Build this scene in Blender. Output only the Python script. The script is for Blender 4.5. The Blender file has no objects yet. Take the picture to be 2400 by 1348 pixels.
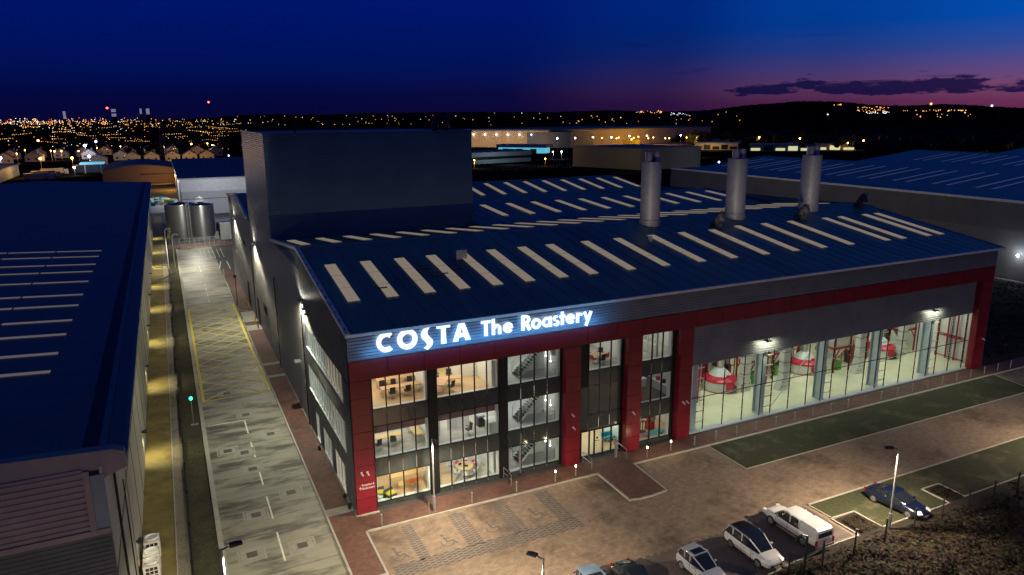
import bpy, math, random
from mathutils import Vector, Matrix
S = bpy.context.scene
C = S.collection
R = math.radians
PI = math.pi
rnd = random.Random(11)

# ---------------------------------------------------------------- camera
cam = bpy.data.objects.new('camera', bpy.data.cameras.new('camera'))
C.objects.link(cam)
S.camera = cam
yaw, pit, rol = R(25.45608), R(13.32957), R(-0.40345)
f_ = Vector((math.sin(yaw)*math.cos(pit), math.cos(yaw)*math.cos(pit), -math.sin(pit)))
r0 = Vector((math.cos(yaw), -math.sin(yaw), 0))
u0 = r0.cross(f_)
r_ = r0*math.cos(rol) + u0*math.sin(rol)
u_ = -r0*math.sin(rol) + u0*math.cos(rol)
mw = Matrix((r_, u_, -f_)).transposed().to_4x4()
mw.translation = Vector((-10.836, -51.059, 30.339))
cam.matrix_world = mw
cam.data.sensor_width = 36
cam.data.lens = 36*1694.71/2400
cam.data.clip_start = 0.5
cam.data.clip_end = 30000

S.view_settings.view_transform = 'Standard'
S.view_settings.look = 'None'
S.view_settings.exposure = 0
S.view_settings.gamma = 1
S.cycles.max_bounces = 6
S.cycles.diffuse_bounces = 3
S.cycles.glossy_bounces = 3
S.cycles.transparent_max_bounces = 12
S.cycles.caustics_reflective = False
S.cycles.caustics_refractive = False
S.cycles.sample_clamp_indirect = 4.0


def srgb(r, g, b):
    def l(c):
        c /= 255.0
        return c/12.92 if c <= 0.04045 else ((c+0.055)/1.055)**2.4
    return (l(r), l(g), l(b), 1)


# ---------------------------------------------------------------- dusk sky
W = bpy.data.worlds.new("World")
S.world = W
W.use_nodes = True
nt = W.node_tree
nt.nodes.clear()
N = nt.nodes.new
L = nt.links.new


def math_node(op, a, b=None, c=None):
    n = N('ShaderNodeMath')
    n.operation = op
    for i, x in enumerate((a, b, c)):
        if x is None:
            continue
        if isinstance(x, (int, float)):
            n.inputs[i].default_value = x
        else:
            L(x, n.inputs[i])
    return n.outputs[0]


def ramp_node(fac, stops, interp='LINEAR'):
    n = N('ShaderNodeValToRGB')
    n.color_ramp.interpolation = interp
    el = n.color_ramp.elements
    while len(el) < len(stops):
        el.new(0.5)
    for e, (p, c) in zip(el, stops):
        e.position = p
        e.color = c if len(c) == 4 else (*c, 1)
    L(fac, n.inputs[0])
    return n.outputs[0]


tc = N('ShaderNodeTexCoord')
sep = N('ShaderNodeSeparateXYZ')
L(tc.outputs['Generated'], sep.inputs[0])
el_ = math_node('MAXIMUM', sep.outputs[2], 0.0)
dot = N('ShaderNodeVectorMath')
dot.operation = 'DOT_PRODUCT'
L(tc.outputs['Generated'], dot.inputs[0])
dot.inputs[1].default_value = (math.sin(R(70)), math.cos(R(70)), 0)
az = dot.outputs['Value']
esc = math_node('POWER', el_, 0.5)      # finer near the horizon
lo = ramp_node(esc, [(0.0, srgb(10, 6, 44)), (0.17, srgb(4, 8, 60)), (0.24, srgb(1, 16, 82)), (0.41, srgb(0, 22, 112)), (0.70, srgb(14, 38, 96)), (1.0, srgb(28, 48, 86))])
hi = ramp_node(esc, [(0.0, srgb(84, 32, 68)), (0.12, srgb(106, 48, 84)), (0.18, srgb(118, 70, 108)), (0.225, srgb(94, 74, 130)), (0.275, srgb(48, 76, 152)), (0.325, srgb(4, 78, 174)), (0.41, srgb(0, 84, 190)), (0.70, srgb(18, 52, 114)), (1.0, srgb(28, 48, 86))])
azf = ramp_node(az, [(0.45, (0, 0, 0)), (0.70, (.01,)*3), (0.83, (.14,)*3), (0.92, (.50,)*3), (1.0, (1, 1, 1))], 'EASE')
mix = N('ShaderNodeMix')
mix.data_type = 'RGBA'
L(azf, mix.inputs['Factor'])
L(lo, mix.inputs[6])
L(hi, mix.inputs[7])
# low cloud bank and a few torn wisps near the horizon
mp = N('ShaderNodeMapping')
mp.inputs['Scale'].default_value = (1, 1, 4.5)
L(tc.outputs['Generated'], mp.inputs[0])
nz = N('ShaderNodeTexNoise')
nz.inputs['Scale'].default_value = 24
nz.inputs['Detail'].default_value = 8
nz.inputs['Roughness'].default_value = 0.6
L(mp.outputs[0], nz.inputs['Vector'])
bank = ramp_node(sep.outputs[2], [(0.0, (0,)*3), (0.020, (0.0,)*3), (0.0255, (1,)*3), (0.031, (.95,)*3), (0.038, (0.55,)*3), (0.050, (0.0,)*3)])
bank = math_node('MULTIPLY', bank, ramp_node(az, [(0.86, (0,)*3), (0.905, (1,)*3)]))
cl = math_node('ADD', math_node('MULTIPLY_ADD', nz.outputs['Fac'], 1.9, -0.45), math_node('MULTIPLY', bank, 0.62))
clm = math_node('MULTIPLY', ramp_node(cl, [(0.80, (0,)*3), (0.94, (1,)*3)]), math_node('MINIMUM', math_node('MULTIPLY', bank, 5.0), 1.0))
nz2 = N('ShaderNodeTexNoise')
mp2 = N('ShaderNodeMapping')
mp2.inputs['Scale'].default_value = (1, 1, 14)
mp2.inputs['Location'].default_value = (3.1, 1.7, 0.4)
L(tc.outputs['Generated'], mp2.inputs[0])
nz2.inputs['Scale'].default_value = 5
nz2.inputs['Detail'].default_value = 6
L(mp2.outputs[0], nz2.inputs['Vector'])
w2 = math_node('MULTIPLY', ramp_node(nz2.outputs['Fac'], [(0.62, (0,)*3), (0.74, (1,)*3)]), ramp_node(sep.outputs[2], [(0.02, (0,)*3), (0.035, (1,)*3), (0.08, (.7,)*3), (0.10, (0,)*3)]))
clall = math_node('MAXIMUM', clm, w2)
clall = math_node('MULTIPLY', clall, 0.9)
mix2 = N('ShaderNodeMix')
mix2.data_type = 'RGBA'
L(clall, mix2.inputs['Factor'])
L(mix.outputs[2], mix2.inputs[6])
mix2.inputs[7].default_value = srgb(6, 12, 60)
bg = N('ShaderNodeBackground')
L(mix2.outputs[2], bg.inputs[0])
bg.inputs[1].default_value = 1.0
ow = N('ShaderNodeOutputWorld')
L(bg.outputs[0], ow.inputs[0])


# ---------------------------------------------------------------- lamps
def light(name, kind, loc, power, color=(1, 1, 1), size=0.3, size_y=None, aim=None, spot=None, blend=0.6):
    d = bpy.data.lights.new(name, kind)
    d.energy = power
    d.color = color
    if kind == 'AREA':
        d.shape = 'RECTANGLE' if size_y else 'DISK'
        d.size = size
        if size_y:
            d.size_y = size_y
    elif kind == 'SPOT':
        d.spot_size = R(spot or 120)
        d.spot_blend = blend
        d.shadow_soft_size = size
    else:
        d.shadow_soft_size = size
    o = bpy.data.objects.new(name, d)
    o.location = loc
    if aim:
        o.rotation_euler = Vector(aim).to_track_quat('-Z', 'Y').to_euler()
    C.objects.link(o)
    return o


# ---------------------------------------------------------------- materials
MATS = {}


def mat(name, c1, c2=None, scale=3.0, rough=0.6, metal=0.0, bump=0.0, bscale=None, stretch=(1, 1, 1), detail=5, lohi=(0.35, 0.65), emis=None, estr=0, c3=None, s3=0.2, t3=(0.5, 0.65), spec=0.5, wave=None, sample=True, world=True):
    m = bpy.data.materials.new(name)
    m.use_nodes = True
    t = m.node_tree
    b = t.nodes['Principled BSDF']
    b.inputs['Roughness'].default_value = rough
    b.inputs['Metallic'].default_value = metal
    b.inputs['Specular IOR Level'].default_value = spec
    b.inputs['Base Color'].default_value = c1
    new, lk = t.nodes.new, t.links.new
    if c2 or bump or c3 or wave:
        if world:
            g = new('ShaderNodeNewGeometry')
            src = g.outputs['Position']
        else:
            g = new('ShaderNodeTexCoord')
            src = g.outputs['Object']
        mpn = new('ShaderNodeMapping')
        mpn.inputs['Scale'].default_value = stretch
        lk(src, mpn.inputs[0])
        vec = mpn.outputs[0]
    colout = None
    if c2:
        n = new('ShaderNodeTexNoise')
        n.inputs['Scale'].default_value = scale
        n.inputs['Detail'].default_value = detail
        n.inputs['Roughness'].default_value = 0.62
        lk(vec, n.inputs['Vector'])
        rp = new('ShaderNodeValToRGB')
        rp.color_ramp.elements[0].position, rp.color_ramp.elements[0].color = lohi[0], c1
        rp.color_ramp.elements[1].position, rp.color_ramp.elements[1].color = lohi[1], c2
        lk(n.outputs['Fac'], rp.inputs[0])
        colout = rp.outputs[0]
    if c3:
        n3 = new('ShaderNodeTexNoise')
        n3.inputs['Scale'].default_value = s3
        n3.inputs['Detail'].default_value = 7
        n3.inputs['Roughness'].default_value = 0.65
        lk(vec, n3.inputs['Vector'])
        r3 = new('ShaderNodeValToRGB')
        r3.color_ramp.elements[0].position = t3[0]
        r3.color_ramp.elements[1].position = t3[1]
        lk(n3.outputs['Fac'], r3.inputs[0])
        mx = new('ShaderNodeMix')
        mx.data_type = 'RGBA'
        lk(r3.outputs[0], mx.inputs['Factor'])
        if colout:
            lk(colout, mx.inputs[6])
        else:
            mx.inputs[6].default_value = c1
        mx.inputs[7].default_value = c3
        colout = mx.outputs[2]
    if colout:
        lk(colout, b.inputs['Base Color'])
    hgt = None
    if bump:
        nb = new('ShaderNodeTexNoise')
        nb.inputs['Scale'].default_value = bscale or scale*4
        nb.inputs['Detail'].default_value = 4
        lk(vec, nb.inputs['Vector'])
        hgt = nb.outputs['Fac']
    if wave:
        wv = new('ShaderNodeTexWave')
        wv.bands_direction = wave[0]
        wv.inputs['Scale'].default_value = wave[1]
        wv.wave_profile = 'SIN'
        lk(vec, wv.inputs['Vector'])
        hgt = wv.outputs['Fac']
        bump = wave[2]
    if hgt:
        bp = new('ShaderNodeBump')
        bp.inputs['Strength'].default_value = bump
        bp.inputs['Distance'].default_value = 0.05
        lk(hgt, bp.inputs['Height'])
        lk(bp.outputs[0], b.inputs['Normal'])
    if emis:
        b.inputs['Emission Color'].default_value = emis
        b.inputs['Emission Strength'].default_value = estr
        if not sample:
            m.cycles.emission_sampling = 'NONE'
    MATS[name] = m
    return m


def glass(name, tint=(0.9, 0.95, 0.95, 1), rough=0.0, ior=1.5, extra=0.0):
    m = bpy.data.materials.new(name)
    m.use_nodes = True
    t = m.node_tree
    t.nodes.clear()
    new, lk = t.nodes.new, t.links.new
    fr = new('ShaderNodeFresnel')
    fr.inputs[0].default_value = ior
    gb = new('ShaderNodeNewGeometry')
    inv = new('ShaderNodeMath')
    inv.operation = 'SUBTRACT'
    inv.inputs[0].default_value = 1
    lk(gb.outputs['Backfacing'], inv.inputs[1])
    mul = new('ShaderNodeMath')
    mul.operation = 'MULTIPLY'
    lk(fr.outputs[0], mul.inputs[0])
    lk(inv.outputs[0], mul.inputs[1])
    tr = new('ShaderNodeBsdfTransparent')
    tr.inputs[0].default_value = tint
    gl = new('ShaderNodeBsdfGlossy')
    gl.inputs['Roughness'].default_value = rough
    mx = new('ShaderNodeMixShader')
    lk(mul.outputs[0], mx.inputs[0])
    lk(tr.outputs[0], mx.inputs[1])
    lk(gl.outputs[0], mx.inputs[2])
    o = new('ShaderNodeOutputMaterial')
    lk(mx.outputs[0], o.inputs[0])
    MATS[name] = m
    return m


def brickmat(name, a, b_, mortar, stain, scale=1.0, bw=0.25, bh=0.12, st=0.12, t3=(0.48, 0.72), rough=0.75):
    m = bpy.data.materials.new(name)
    m.use_nodes = True
    t = m.node_tree
    p = t.nodes['Principled BSDF']
    p.inputs['Roughness'].default_value = rough
    new, lk = t.nodes.new, t.links.new
    g = new('ShaderNodeNewGeometry')
    br = new('ShaderNodeTexBrick')
    br.inputs['Color1'].default_value = a
    br.inputs['Color2'].default_value = b_
    br.inputs['Mortar'].default_value = mortar
    br.inputs['Scale'].default_value = scale
    br.inputs['Brick Width'].default_value = bw
    br.inputs['Row Height'].default_value = bh
    br.inputs['Mortar Size'].default_value = 0.012
    lk(g.outputs['Position'], br.inputs['Vector'])
    n = new('ShaderNodeTexNoise')
    n.inputs['Scale'].default_value = st
    n.inputs['Detail'].default_value = 9
    n.inputs['Roughness'].default_value = 0.72
    lk(g.outputs['Position'], n.inputs['Vector'])
    r3 = new('ShaderNodeValToRGB')
    r3.color_ramp.elements[0].position = t3[0]
    r3.color_ramp.elements[1].position = t3[1]
    lk(n.outputs['Fac'], r3.inputs[0])
    mx = new('ShaderNodeMix')
    mx.data_type = 'RGBA'
    lk(r3.outputs[0], mx.inputs['Factor'])
    lk(br.outputs['Color'], mx.inputs[6])
    mx.inputs[7].default_value = stain
    # a second, finer mottling
    n2 = new('ShaderNodeTexNoise')
    n2.inputs['Scale'].default_value = 2.2
    n2.inputs['Detail'].default_value = 6
    lk(g.outputs['Position'], n2.inputs['Vector'])
    r4 = new('ShaderNodeValToRGB')
    r4.color_ramp.elements[0].position, r4.color_ramp.elements[0].color = 0.3, (.78, .78, .78, 1)
    r4.color_ramp.elements[1].position, r4.color_ramp.elements[1].color = 0.7, (1.12, 1.12, 1.12, 1)
    lk(n2.outputs['Fac'], r4.inputs[0])
    mu = new('ShaderNodeMix')
    mu.data_type = 'RGBA'
    mu.blend_type = 'MULTIPLY'
    mu.inputs['Factor'].default_value = 1
    lk(mx.outputs[2], mu.inputs[6])
    lk(r4.outputs[0], mu.inputs[7])
    lk(mu.outputs[2], p.inputs['Base Color'])
    MATS[name] = m
    return m


M = MATS
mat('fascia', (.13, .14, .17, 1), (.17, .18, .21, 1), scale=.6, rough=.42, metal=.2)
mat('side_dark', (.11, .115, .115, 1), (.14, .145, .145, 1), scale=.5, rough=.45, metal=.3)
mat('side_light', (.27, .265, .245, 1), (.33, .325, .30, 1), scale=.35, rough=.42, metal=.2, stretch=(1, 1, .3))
mat('tower_clad', (.12, .21, .24, 1), (.155, .26, .29, 1), scale=.25, rough=.5, metal=.2)
mat('red', (.155, .008, .018, 1), (.185, .010, .021, 1), scale=.7, rough=.33, spec=.5)
mat('roof', (.08, .15, .14, 1), (.11, .20, .18, 1), scale=.9, stretch=(1, .12, 1), rough=.42, wave=('X', 1.2, .3), c3=(.04, .075, .075, 1), s3=.16, t3=(.46, .70))
mat('roof_side', (.055, .068, .068, 1), (.075, .092, .09, 1), scale=.9, stretch=(.12, 1, 1), rough=.42, wave=('Y', 1.2, .3), c3=(.05, .075, .085, 1), s3=.16, t3=(.5, .75))
mat('trim', (.72, .69, .63, 1), (.60, .58, .53, 1), scale=1.2, rough=.45)
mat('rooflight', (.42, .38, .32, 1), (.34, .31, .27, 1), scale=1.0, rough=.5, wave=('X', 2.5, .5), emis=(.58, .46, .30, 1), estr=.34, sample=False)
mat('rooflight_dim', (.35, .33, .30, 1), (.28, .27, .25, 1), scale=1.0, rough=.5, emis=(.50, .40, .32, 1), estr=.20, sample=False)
mat('frame_dark', (.008, .009, .010, 1), rough=.55, spec=.3)
mat('spandrel', (.035, .045, .045, 1), (.05, .06, .058, 1), scale=2, rough=.12, spec=.7)
mat('white_frame', (.75, .75, .72, 1), rough=.4)
mat('interior_white', (.80, .79, .76, 1), (.75, .74, .71, 1), scale=1, rough=.7)
mat('interior_plum', (.30, .16, .19, 1), rough=.8)
mat('wood_floor', (.52, .34, .18, 1), (.64, .45, .26, 1), scale=2.5, stretch=(.4, 4, 1), rough=.45)
mat('carpet', (.42, .39, .33, 1), (.58, .54, .46, 1), scale=1.5, rough=.9)
mat('tile_grey', (.38, .38, .37, 1), (.46, .46, .45, 1), scale=1.2, rough=.4)
mat('resin_floor', (.72, .70, .46, 1), (.80, .78, .55, 1), scale=.5, rough=.12, spec=.6)
mat('steel_grey', (.50, .56, .60, 1), (.44, .50, .54, 1), scale=1.5, rough=.4)
mat('machine_white', (.62, .63, .58, 1), (.55, .56, .52, 1), scale=1.2, rough=.35)
mat('machine_red', (.50, .012, .035, 1), rough=.3)
mat('red_steel', (.28, .015, .02, 1), rough=.4)
mat('bright_steel', (.62, .63, .62, 1), (.5, .51, .5, 1), scale=1.5, rough=.28, metal=.8)
mat('green_leaf', (.05, .25, .03, 1), (.09, .35, .05, 1), scale=6, rough=.6)
mat('desk_wood', (.46, .25, .13, 1), (.55, .32, .17, 1), scale=2, stretch=(1, 8, 1), rough=.45)
mat('oak', (.70, .46, .18, 1), (.78, .55, .25, 1), scale=2, stretch=(1, 8, 1), rough=.45)
mat('chair_black', (.03, .03, .035, 1), rough=.6)
mat('chair_white', (.75, .75, .75, 1), rough=.4)
mat('seat_red', (.60, .03, .03, 1), rough=.6)
mat('seat_orange', (.75, .16, .03, 1), rough=.6)
mat('sofa_yellow', (.62, .52, .05, 1), rough=.8)
mat('sofa_dark', (.06, .055, .05, 1), rough=.8)
mat('teal', (.03, .35, .42, 1), rough=.5)
mat('sign_white', (.9, .9, .9, 1), rough=.4, emis=(.92, .93, 1, 1), estr=.92)
mat('sign_edge', (.8, .85, .9, 1), rough=.4, emis=(.08, .42, 1, 1), estr=4.5)
mat('sign_dull', (.75, .65, .62, 1), rough=.5)
mat('lamp_black', (.02, .02, .022, 1), rough=.4)
mat('galv', (.42, .43, .43, 1), (.34, .35, .35, 1), scale=2, rough=.4, metal=.6)
mat('lamp_glow', (1, 1, 1, 1), emis=(1, .80, .50, 1), estr=14)
mat('lamp_glow_white', (1, 1, 1, 1), emis=(.95, 1, .85, 1), estr=6, sample=False)
mat('lamp_glow_soft', (1, 1, 1, 1), emis=(1, .9, .7, 1), estr=1.2, sample=False)
mat('green_glow', (0, .6, .3, 1), emis=(.03, 1, .45, 1), estr=5, sample=False)
mat('chimney', (.50, .46, .42, 1), (.40, .37, .34, 1), scale=1.4, rough=.55, metal=.3)
mat('flue', (.60, .52, .50, 1), (.45, .40, .39, 1), scale=2, rough=.35, metal=.5)
mat('far_ground', (.006, .006, .006, 1), (.012, .011, .009, 1), scale=.02, rough=1, spec=0, c3=(.003, .003, .003, 1), s3=.008)
mat('hill', (.006, .006, .008, 1), (.010, .010, .012, 1), scale=.01, rough=1, spec=0)
mat('kerb', (.42, .40, .33, 1), (.32, .31, .26, 1), scale=1.5, rough=.8)
mat('concrete', (.25, .235, .175, 1), (.30, .29, .21, 1), scale=.5, stretch=(.6, 2.0, 1), rough=.5, bump=.1, bscale=10, c3=(.07, .068, .042, 1), s3=.30, t3=(.46, .60))
mat('concrete_light', (.36, .345, .28, 1), (.27, .26, .21, 1), scale=1.5, rough=.7)
mat('iron', (.07, .065, .055, 1), (.10, .09, .075, 1), scale=4, rough=.6)
mat('paint_white', (.85, .82, .70, 1), (.62, .60, .50, 1), scale=3, rough=.7)
mat('paint_yellow', (.85, .66, .06, 1), (.62, .50, .08, 1), scale=2.5, rough=.7)
mat('verge', (.04, .038, .016, 1), (.07, .062, .026, 1), scale=3, rough=1, bump=.5, bscale=14, c3=(.03, .03, .016, 1), s3=.4)
mat('gravel', (.16, .14, .10, 1), (.30, .27, .20, 1), scale=9, rough=.95, bump=.5, bscale=25, c3=(.12, .11, .07, 1), s3=.6)
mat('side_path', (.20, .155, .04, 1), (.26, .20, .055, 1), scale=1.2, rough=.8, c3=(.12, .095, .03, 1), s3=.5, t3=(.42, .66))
mat('grass', (.030, .034, .015, 1), (.048, .054, .022, 1), scale=3.5, rough=1, bump=.6, bscale=18, c3=(.105, .10, .05, 1), s3=.35, t3=(.52, .66))
mat('soil', (.018, .013, .009, 1), (.03, .022, .014, 1), scale=3, rough=1, bump=.6, bscale=12)
mat('dark_paver', (.10, .075, .07, 1), (.14, .11, .10, 1), scale=5, rough=.8, c3=(.08, .06, .055, 1), s3=.3)
brickmat('paver_red', (.20, .085, .055, 1), (.13, .055, .04, 1), (.08, .05, .035, 1), (.06, .035, .025, 1), bw=.22, bh=.11, st=.35, t3=(.45, .68))
brickmat('paver_beige', (.275, .205, .145, 1), (.22, .16, .112, 1), (.17, .13, .08, 1), (.085, .058, .038, 1), bw=.42, bh=.21, st=.14, t3=(.51, .66))
mat('paver_grey', (.085, .080, .078, 1), (.12, .11, .105, 1), scale=4, rough=.8)
mat('asphalt', (.05, .05, .05, 1), (.07, .07, .068, 1), scale=3, rough=.85)
glass('window_glass')
glass('car_glass', tint=(.10, .11, .12, 1))


# ---------------------------------------------------------------- mesh helpers
ORG = {}


class MB:
    def __init__(s):
        s.v, s.f, s.m = [], [], []

    def add(s, vs, fs, m=0):
        k = len(s.v)
        s.v += [tuple(v) for v in vs]
        s.f += [tuple(i+k for i in f) for f in fs]
        s.m += [m]*len(fs)
        return s

    def box(s, x0, x1, y0, y1, z0, z1, m=0):
        return s.add([(x0, y0, z0), (x1, y0, z0), (x1, y1, z0), (x0, y1, z0), (x0, y0, z1), (x1, y0, z1), (x1, y1, z1), (x0, y1, z1)],
                     [(0, 3, 2, 1), (4, 5, 6, 7), (0, 1, 5, 4), (1, 2, 6, 5), (2, 3, 7, 6), (3, 0, 4, 7)], m)

    def obox(s, c, size, rz=0, m=0, tilt=0):
        a = Matrix.Rotation(rz, 3, 'Z') @ Matrix.Rotation(tilt, 3, 'X')
        c = Vector(c)
        vs = []
        for dz in (-.5, .5):
            for dx, dy in ((-.5, -.5), (.5, -.5), (.5, .5), (-.5, .5)):
                vs.append(c + a @ Vector((dx*size[0], dy*size[1], dz*size[2])))
        return s.add(vs, [(0, 3, 2, 1), (4, 5, 6, 7), (0, 1, 5, 4), (1, 2, 6, 5), (2, 3, 7, 6), (3, 0, 4, 7)], m)

    def cyl(s, p0, p1, r0, r1=None, n=12, m=0):
        p0, p1 = Vector(p0), Vector(p1)
        r1 = r0 if r1 is None else r1
        d = (p1-p0).normalized()
        a = d.orthogonal().normalized()
        b = d.cross(a)
        vs = []
        for p, r in ((p0, r0), (p1, r1)):
            for i in range(n):
                t = 2*PI*i/n
                vs.append(p + (a*math.cos(t) + b*math.sin(t))*r)
        fs = [(i, (i+1) % n, n+(i+1) % n, n+i) for i in range(n)]
        fs += [tuple(range(n-1, -1, -1)), tuple(range(n, 2*n))]
        return s.add(vs, fs, m)

    def bar(s, p0, p1, w=.05, m=0):
        return s.cyl(p0, p1, w, n=4, m=m)

    def tube(s, pts, r, n=8, m=0):
        for a, b in zip(pts, pts[1:]):
            s.cyl(a, b, r, n=n, m=m)
        return s

    def prism(s, poly, z0, z1, m=0):
        n = len(poly)
        vs = [(x, y, z0) for x, y in poly] + [(x, y, z1) for x, y in poly]
        fs = [(i, (i+1) % n, n+(i+1) % n, n+i) for i in range(n)]
        fs += [tuple(range(n-1, -1, -1)), tuple(range(n, 2*n))]
        return s.add(vs, fs, m)

    def prism_x(s, poly, x0, x1, m=0):          # poly in (y, z)
        n = len(poly)
        vs = [(x0, y, z) for y, z in poly] + [(x1, y, z) for y, z in poly]
        fs = [(i, (i+1) % n, n+(i+1) % n, n+i) for i in range(n)]
        fs += [tuple(range(n-1, -1, -1)), tuple(range(n, 2*n))]
        return s.add(vs, fs, m)

    def prism_y(s, poly, y0, y1, m=0):          # poly in (x, z)
        n = len(poly)
        vs = [(x, y0, z) for x, z in poly] + [(x, y1, z) for x, z in poly]
        fs = [(i, (i+1) % n, n+(i+1) % n, n+i) for i in range(n)]
        fs += [tuple(range(n-1, -1, -1)), tuple(range(n, 2*n))]
        return s.add(vs, fs, m)

    def lathe(s, c, prof, n=20, m=0):
        c = Vector(c)
        vs, fs = [], []
        for r, z in prof:
            for i in range(n):
                t = 2*PI*i/n
                vs.append((c.x+r*math.cos(t), c.y+r*math.sin(t), c.z+z))
        for k in range(len(prof)-1):
            for i in range(n):
                a = k*n
                fs.append((a+i, a+(i+1) % n, a+n+(i+1) % n, a+n+i))
        fs.append(tuple(range(n-1, -1, -1)))
        k = (len(prof)-1)*n
        fs.append(tuple(range(k, k+n)))
        return s.add(vs, fs, m)

    def loft(s, rings, m=0, caps=True):
        n = len(rings[0])
        vs = [p for r in rings for p in r]
        fs = []
        for k in range(len(rings)-1):
            for i in range(n):
                a, b = k*n+i, k*n+(i+1) % n
                fs.append((a, b, b+n, a+n))
        if caps:
            fs.append(tuple(range(n-1, -1, -1)))
            fs.append(tuple(range((len(rings)-1)*n, len(rings)*n)))
        return s.add(vs, fs, m)

    def ico(s, c, r, m=0):
        t = (1+5**.5)/2
        k = r/math.hypot(1, t)
        vs = [Vector(p)*k+Vector(c) for p in ((-1, t, 0), (1, t, 0), (-1, -t, 0), (1, -t, 0), (0, -1, t), (0, 1, t), (0, -1, -t), (0, 1, -t), (t, 0, -1), (t, 0, 1), (-t, 0, -1), (-t, 0, 1))]
        fs = [(0, 11, 5), (0, 5, 1), (0, 1, 7), (0, 7, 10), (0, 10, 11), (1, 5, 9), (5, 11, 4), (11, 10, 2), (10, 7, 6), (7, 1, 8), (3, 9, 4), (3, 4, 2), (3, 2, 6), (3, 6, 8), (3, 8, 9), (4, 9, 5), (2, 4, 11), (6, 2, 10), (8, 6, 7), (9, 8, 1)]
        return s.add(vs, fs, m)

    def build(s, name, mats, parent=None, smooth=False):
        o_ = Vector((0, 0, 0))
        if parent is not None:
            o_ = ORG.get(parent, o_)
        me = bpy.data.meshes.new(name)
        me.from_pydata([(v[0]-o_.x, v[1]-o_.y, v[2]-o_.z) for v in s.v], [], s.f)
        if not isinstance(mats, (list, tuple)):
            mats = [mats]
        for x in mats:
            me.materials.append(M[x] if isinstance(x, str) else x)
        if len(mats) > 1:
            for p, mi in zip(me.polygons, s.m):
                p.material_index = mi
        if smooth:
            for p in me.polygons:
                p.use_smooth = True
            try:
                me.set_sharp_from_angle(angle=R(38))
            except Exception:
                pass
        o = bpy.data.objects.new(name, me)
        C.objects.link(o)
        if parent is not None:
            o.parent = parent
            ORG[o] = o_
        return o


def tag(o, label=None, cat=None, group=None, kind=None):
    if label:
        o['label'] = label
    if cat:
        o['category'] = cat
    if group:
        o['group'] = group
    if kind:
        o['kind'] = kind
    return o


def thing(name, label, cat, loc=(0, 0, 0), group=None, rz=0, local=False):
    """Empty at the base of a thing; its parts are given in world coordinates unless local."""
    o = bpy.data.objects.new(name, None)
    o.empty_display_size = .3
    C.objects.link(o)
    o.location = loc
    o.rotation_euler = (0, 0, rz)
    ORG[o] = Vector((0, 0, 0)) if local else Vector(loc)
    return tag(o, label, cat, group)


def struct(name, mb, m):
    return tag(mb.build(name, m), kind='structure')


KIDS = {}


def dup(src, loc, rz=0, label=None, group=None):
    def rec(o, parent):
        c = o.copy()
        C.objects.link(c)
        c.parent = parent
        for ch in kids[o]:
            rec(ch, c)
        return c
    if src not in KIDS:
        d = {}
        def walk(o):
            d[o] = [x for x in bpy.data.objects if x.parent == o]
            for x in d[o]:
                walk(x)
        walk(src)
        KIDS[src] = d
    kids = KIDS[src]
    c = rec(src, None)
    c.location = loc
    c.rotation_euler = (0, 0, rz)
    return tag(c, label, None, group)


class Proto:
    """first call moves the original itself, later calls copy it"""
    def __init__(s, make):
        s.o = make()
        s.used = False

    def put(s, loc, rz, label, group=None):
        if not s.used:
            s.used = True
            # remember children before moving
            dup_src = s.o
            s.o.location = loc
            s.o.rotation_euler = (0, 0, rz)
            return tag(s.o, label, None, group)
        return dup(s.o, loc, rz, label, group)


ORD = ['first', 'second', 'third', 'fourth', 'fifth', 'sixth', 'seventh', 'eighth', 'ninth', 'tenth', 'eleventh', 'twelfth', 'thirteenth', 'fourteenth', 'fifteenth', 'sixteenth', 'seventeenth', 'eighteenth', 'nineteenth', 'twentieth', 'twenty-first', 'twenty-second', 'twenty-third', 'twenty-fourth']


def rects(a0, a1, z0, z1, holes):
    """split a wall rectangle round its openings; holes are (a0, a1, z0, z1)"""
    zs = sorted({z0, z1, *[h[2] for h in holes], *[h[3] for h in holes]})
    zs = [z for z in zs if z0 <= z <= z1]
    out = []
    for p, q in zip(zs, zs[1:]):
        cuts = sorted((h[0], h[1]) for h in holes if h[2] <= p+1e-6 and h[3] >= q-1e-6)
        a = a0
        for c0, c1 in cuts:
            if c0 > a:
                out.append((a, c0, p, q))
            a = max(a, c1)
        if a < a1:
            out.append((a, a1, p, q))
    return out


def ribs(mb, axis, pos, a0, a1, z0, z1, pitch=.25, dep=.045, m=0, sgn=-1):
    """horizontally ribbed steel sheet facing -axis; real folded profile"""
    prof = []
    k = math.floor(z0/pitch)*pitch
    z = k
    while z < z1:
        for dz, d in ((0, 0), (.42, 0), (.5, 1), (.92, 1)):
            zz = z+dz*pitch
            prof.append((zz, d))
        z += pitch
    pts = [(z0, 0)]
    pts += [(zz, d) for zz, d in prof if z0+1e-4 < zz < z1-1e-4]
    pts.append((z1, 0))
    vs, fs = [], []
    for zz, d in pts:
        off = pos + sgn*dep*d
        if axis == 'y':
            vs += [(a0, off, zz), (a1, off, zz)]
        else:
            vs += [(off, a0, zz), (off, a1, zz)]
    for i in range(len(pts)-1):
        k = 2*i
        fs.append((k, k+1, k+3, k+2) if axis == 'y' else (k, k+2, k+3, k+1))
    mb.add(vs, fs, m)


# ================================================================ GROUND
g = MB()
g.add([(-9000, -400, -.06), (16000, -400, -.06), (16000, 16000, -.06), (-9000, 16000, -.06)], [(0, 1, 2, 3)])
struct('ground', g, 'far_ground')


def sheet(name, poly, z, m):
    b = MB()
    b.add([(x, y, z) for x, y in poly], [tuple(range(len(poly)))])
    return struct(name, b, m)


def rect(x0, x1, y0, y1):
    return [(x0, y0), (x1, y0), (x1, y1), (x0, y1)]


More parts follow.
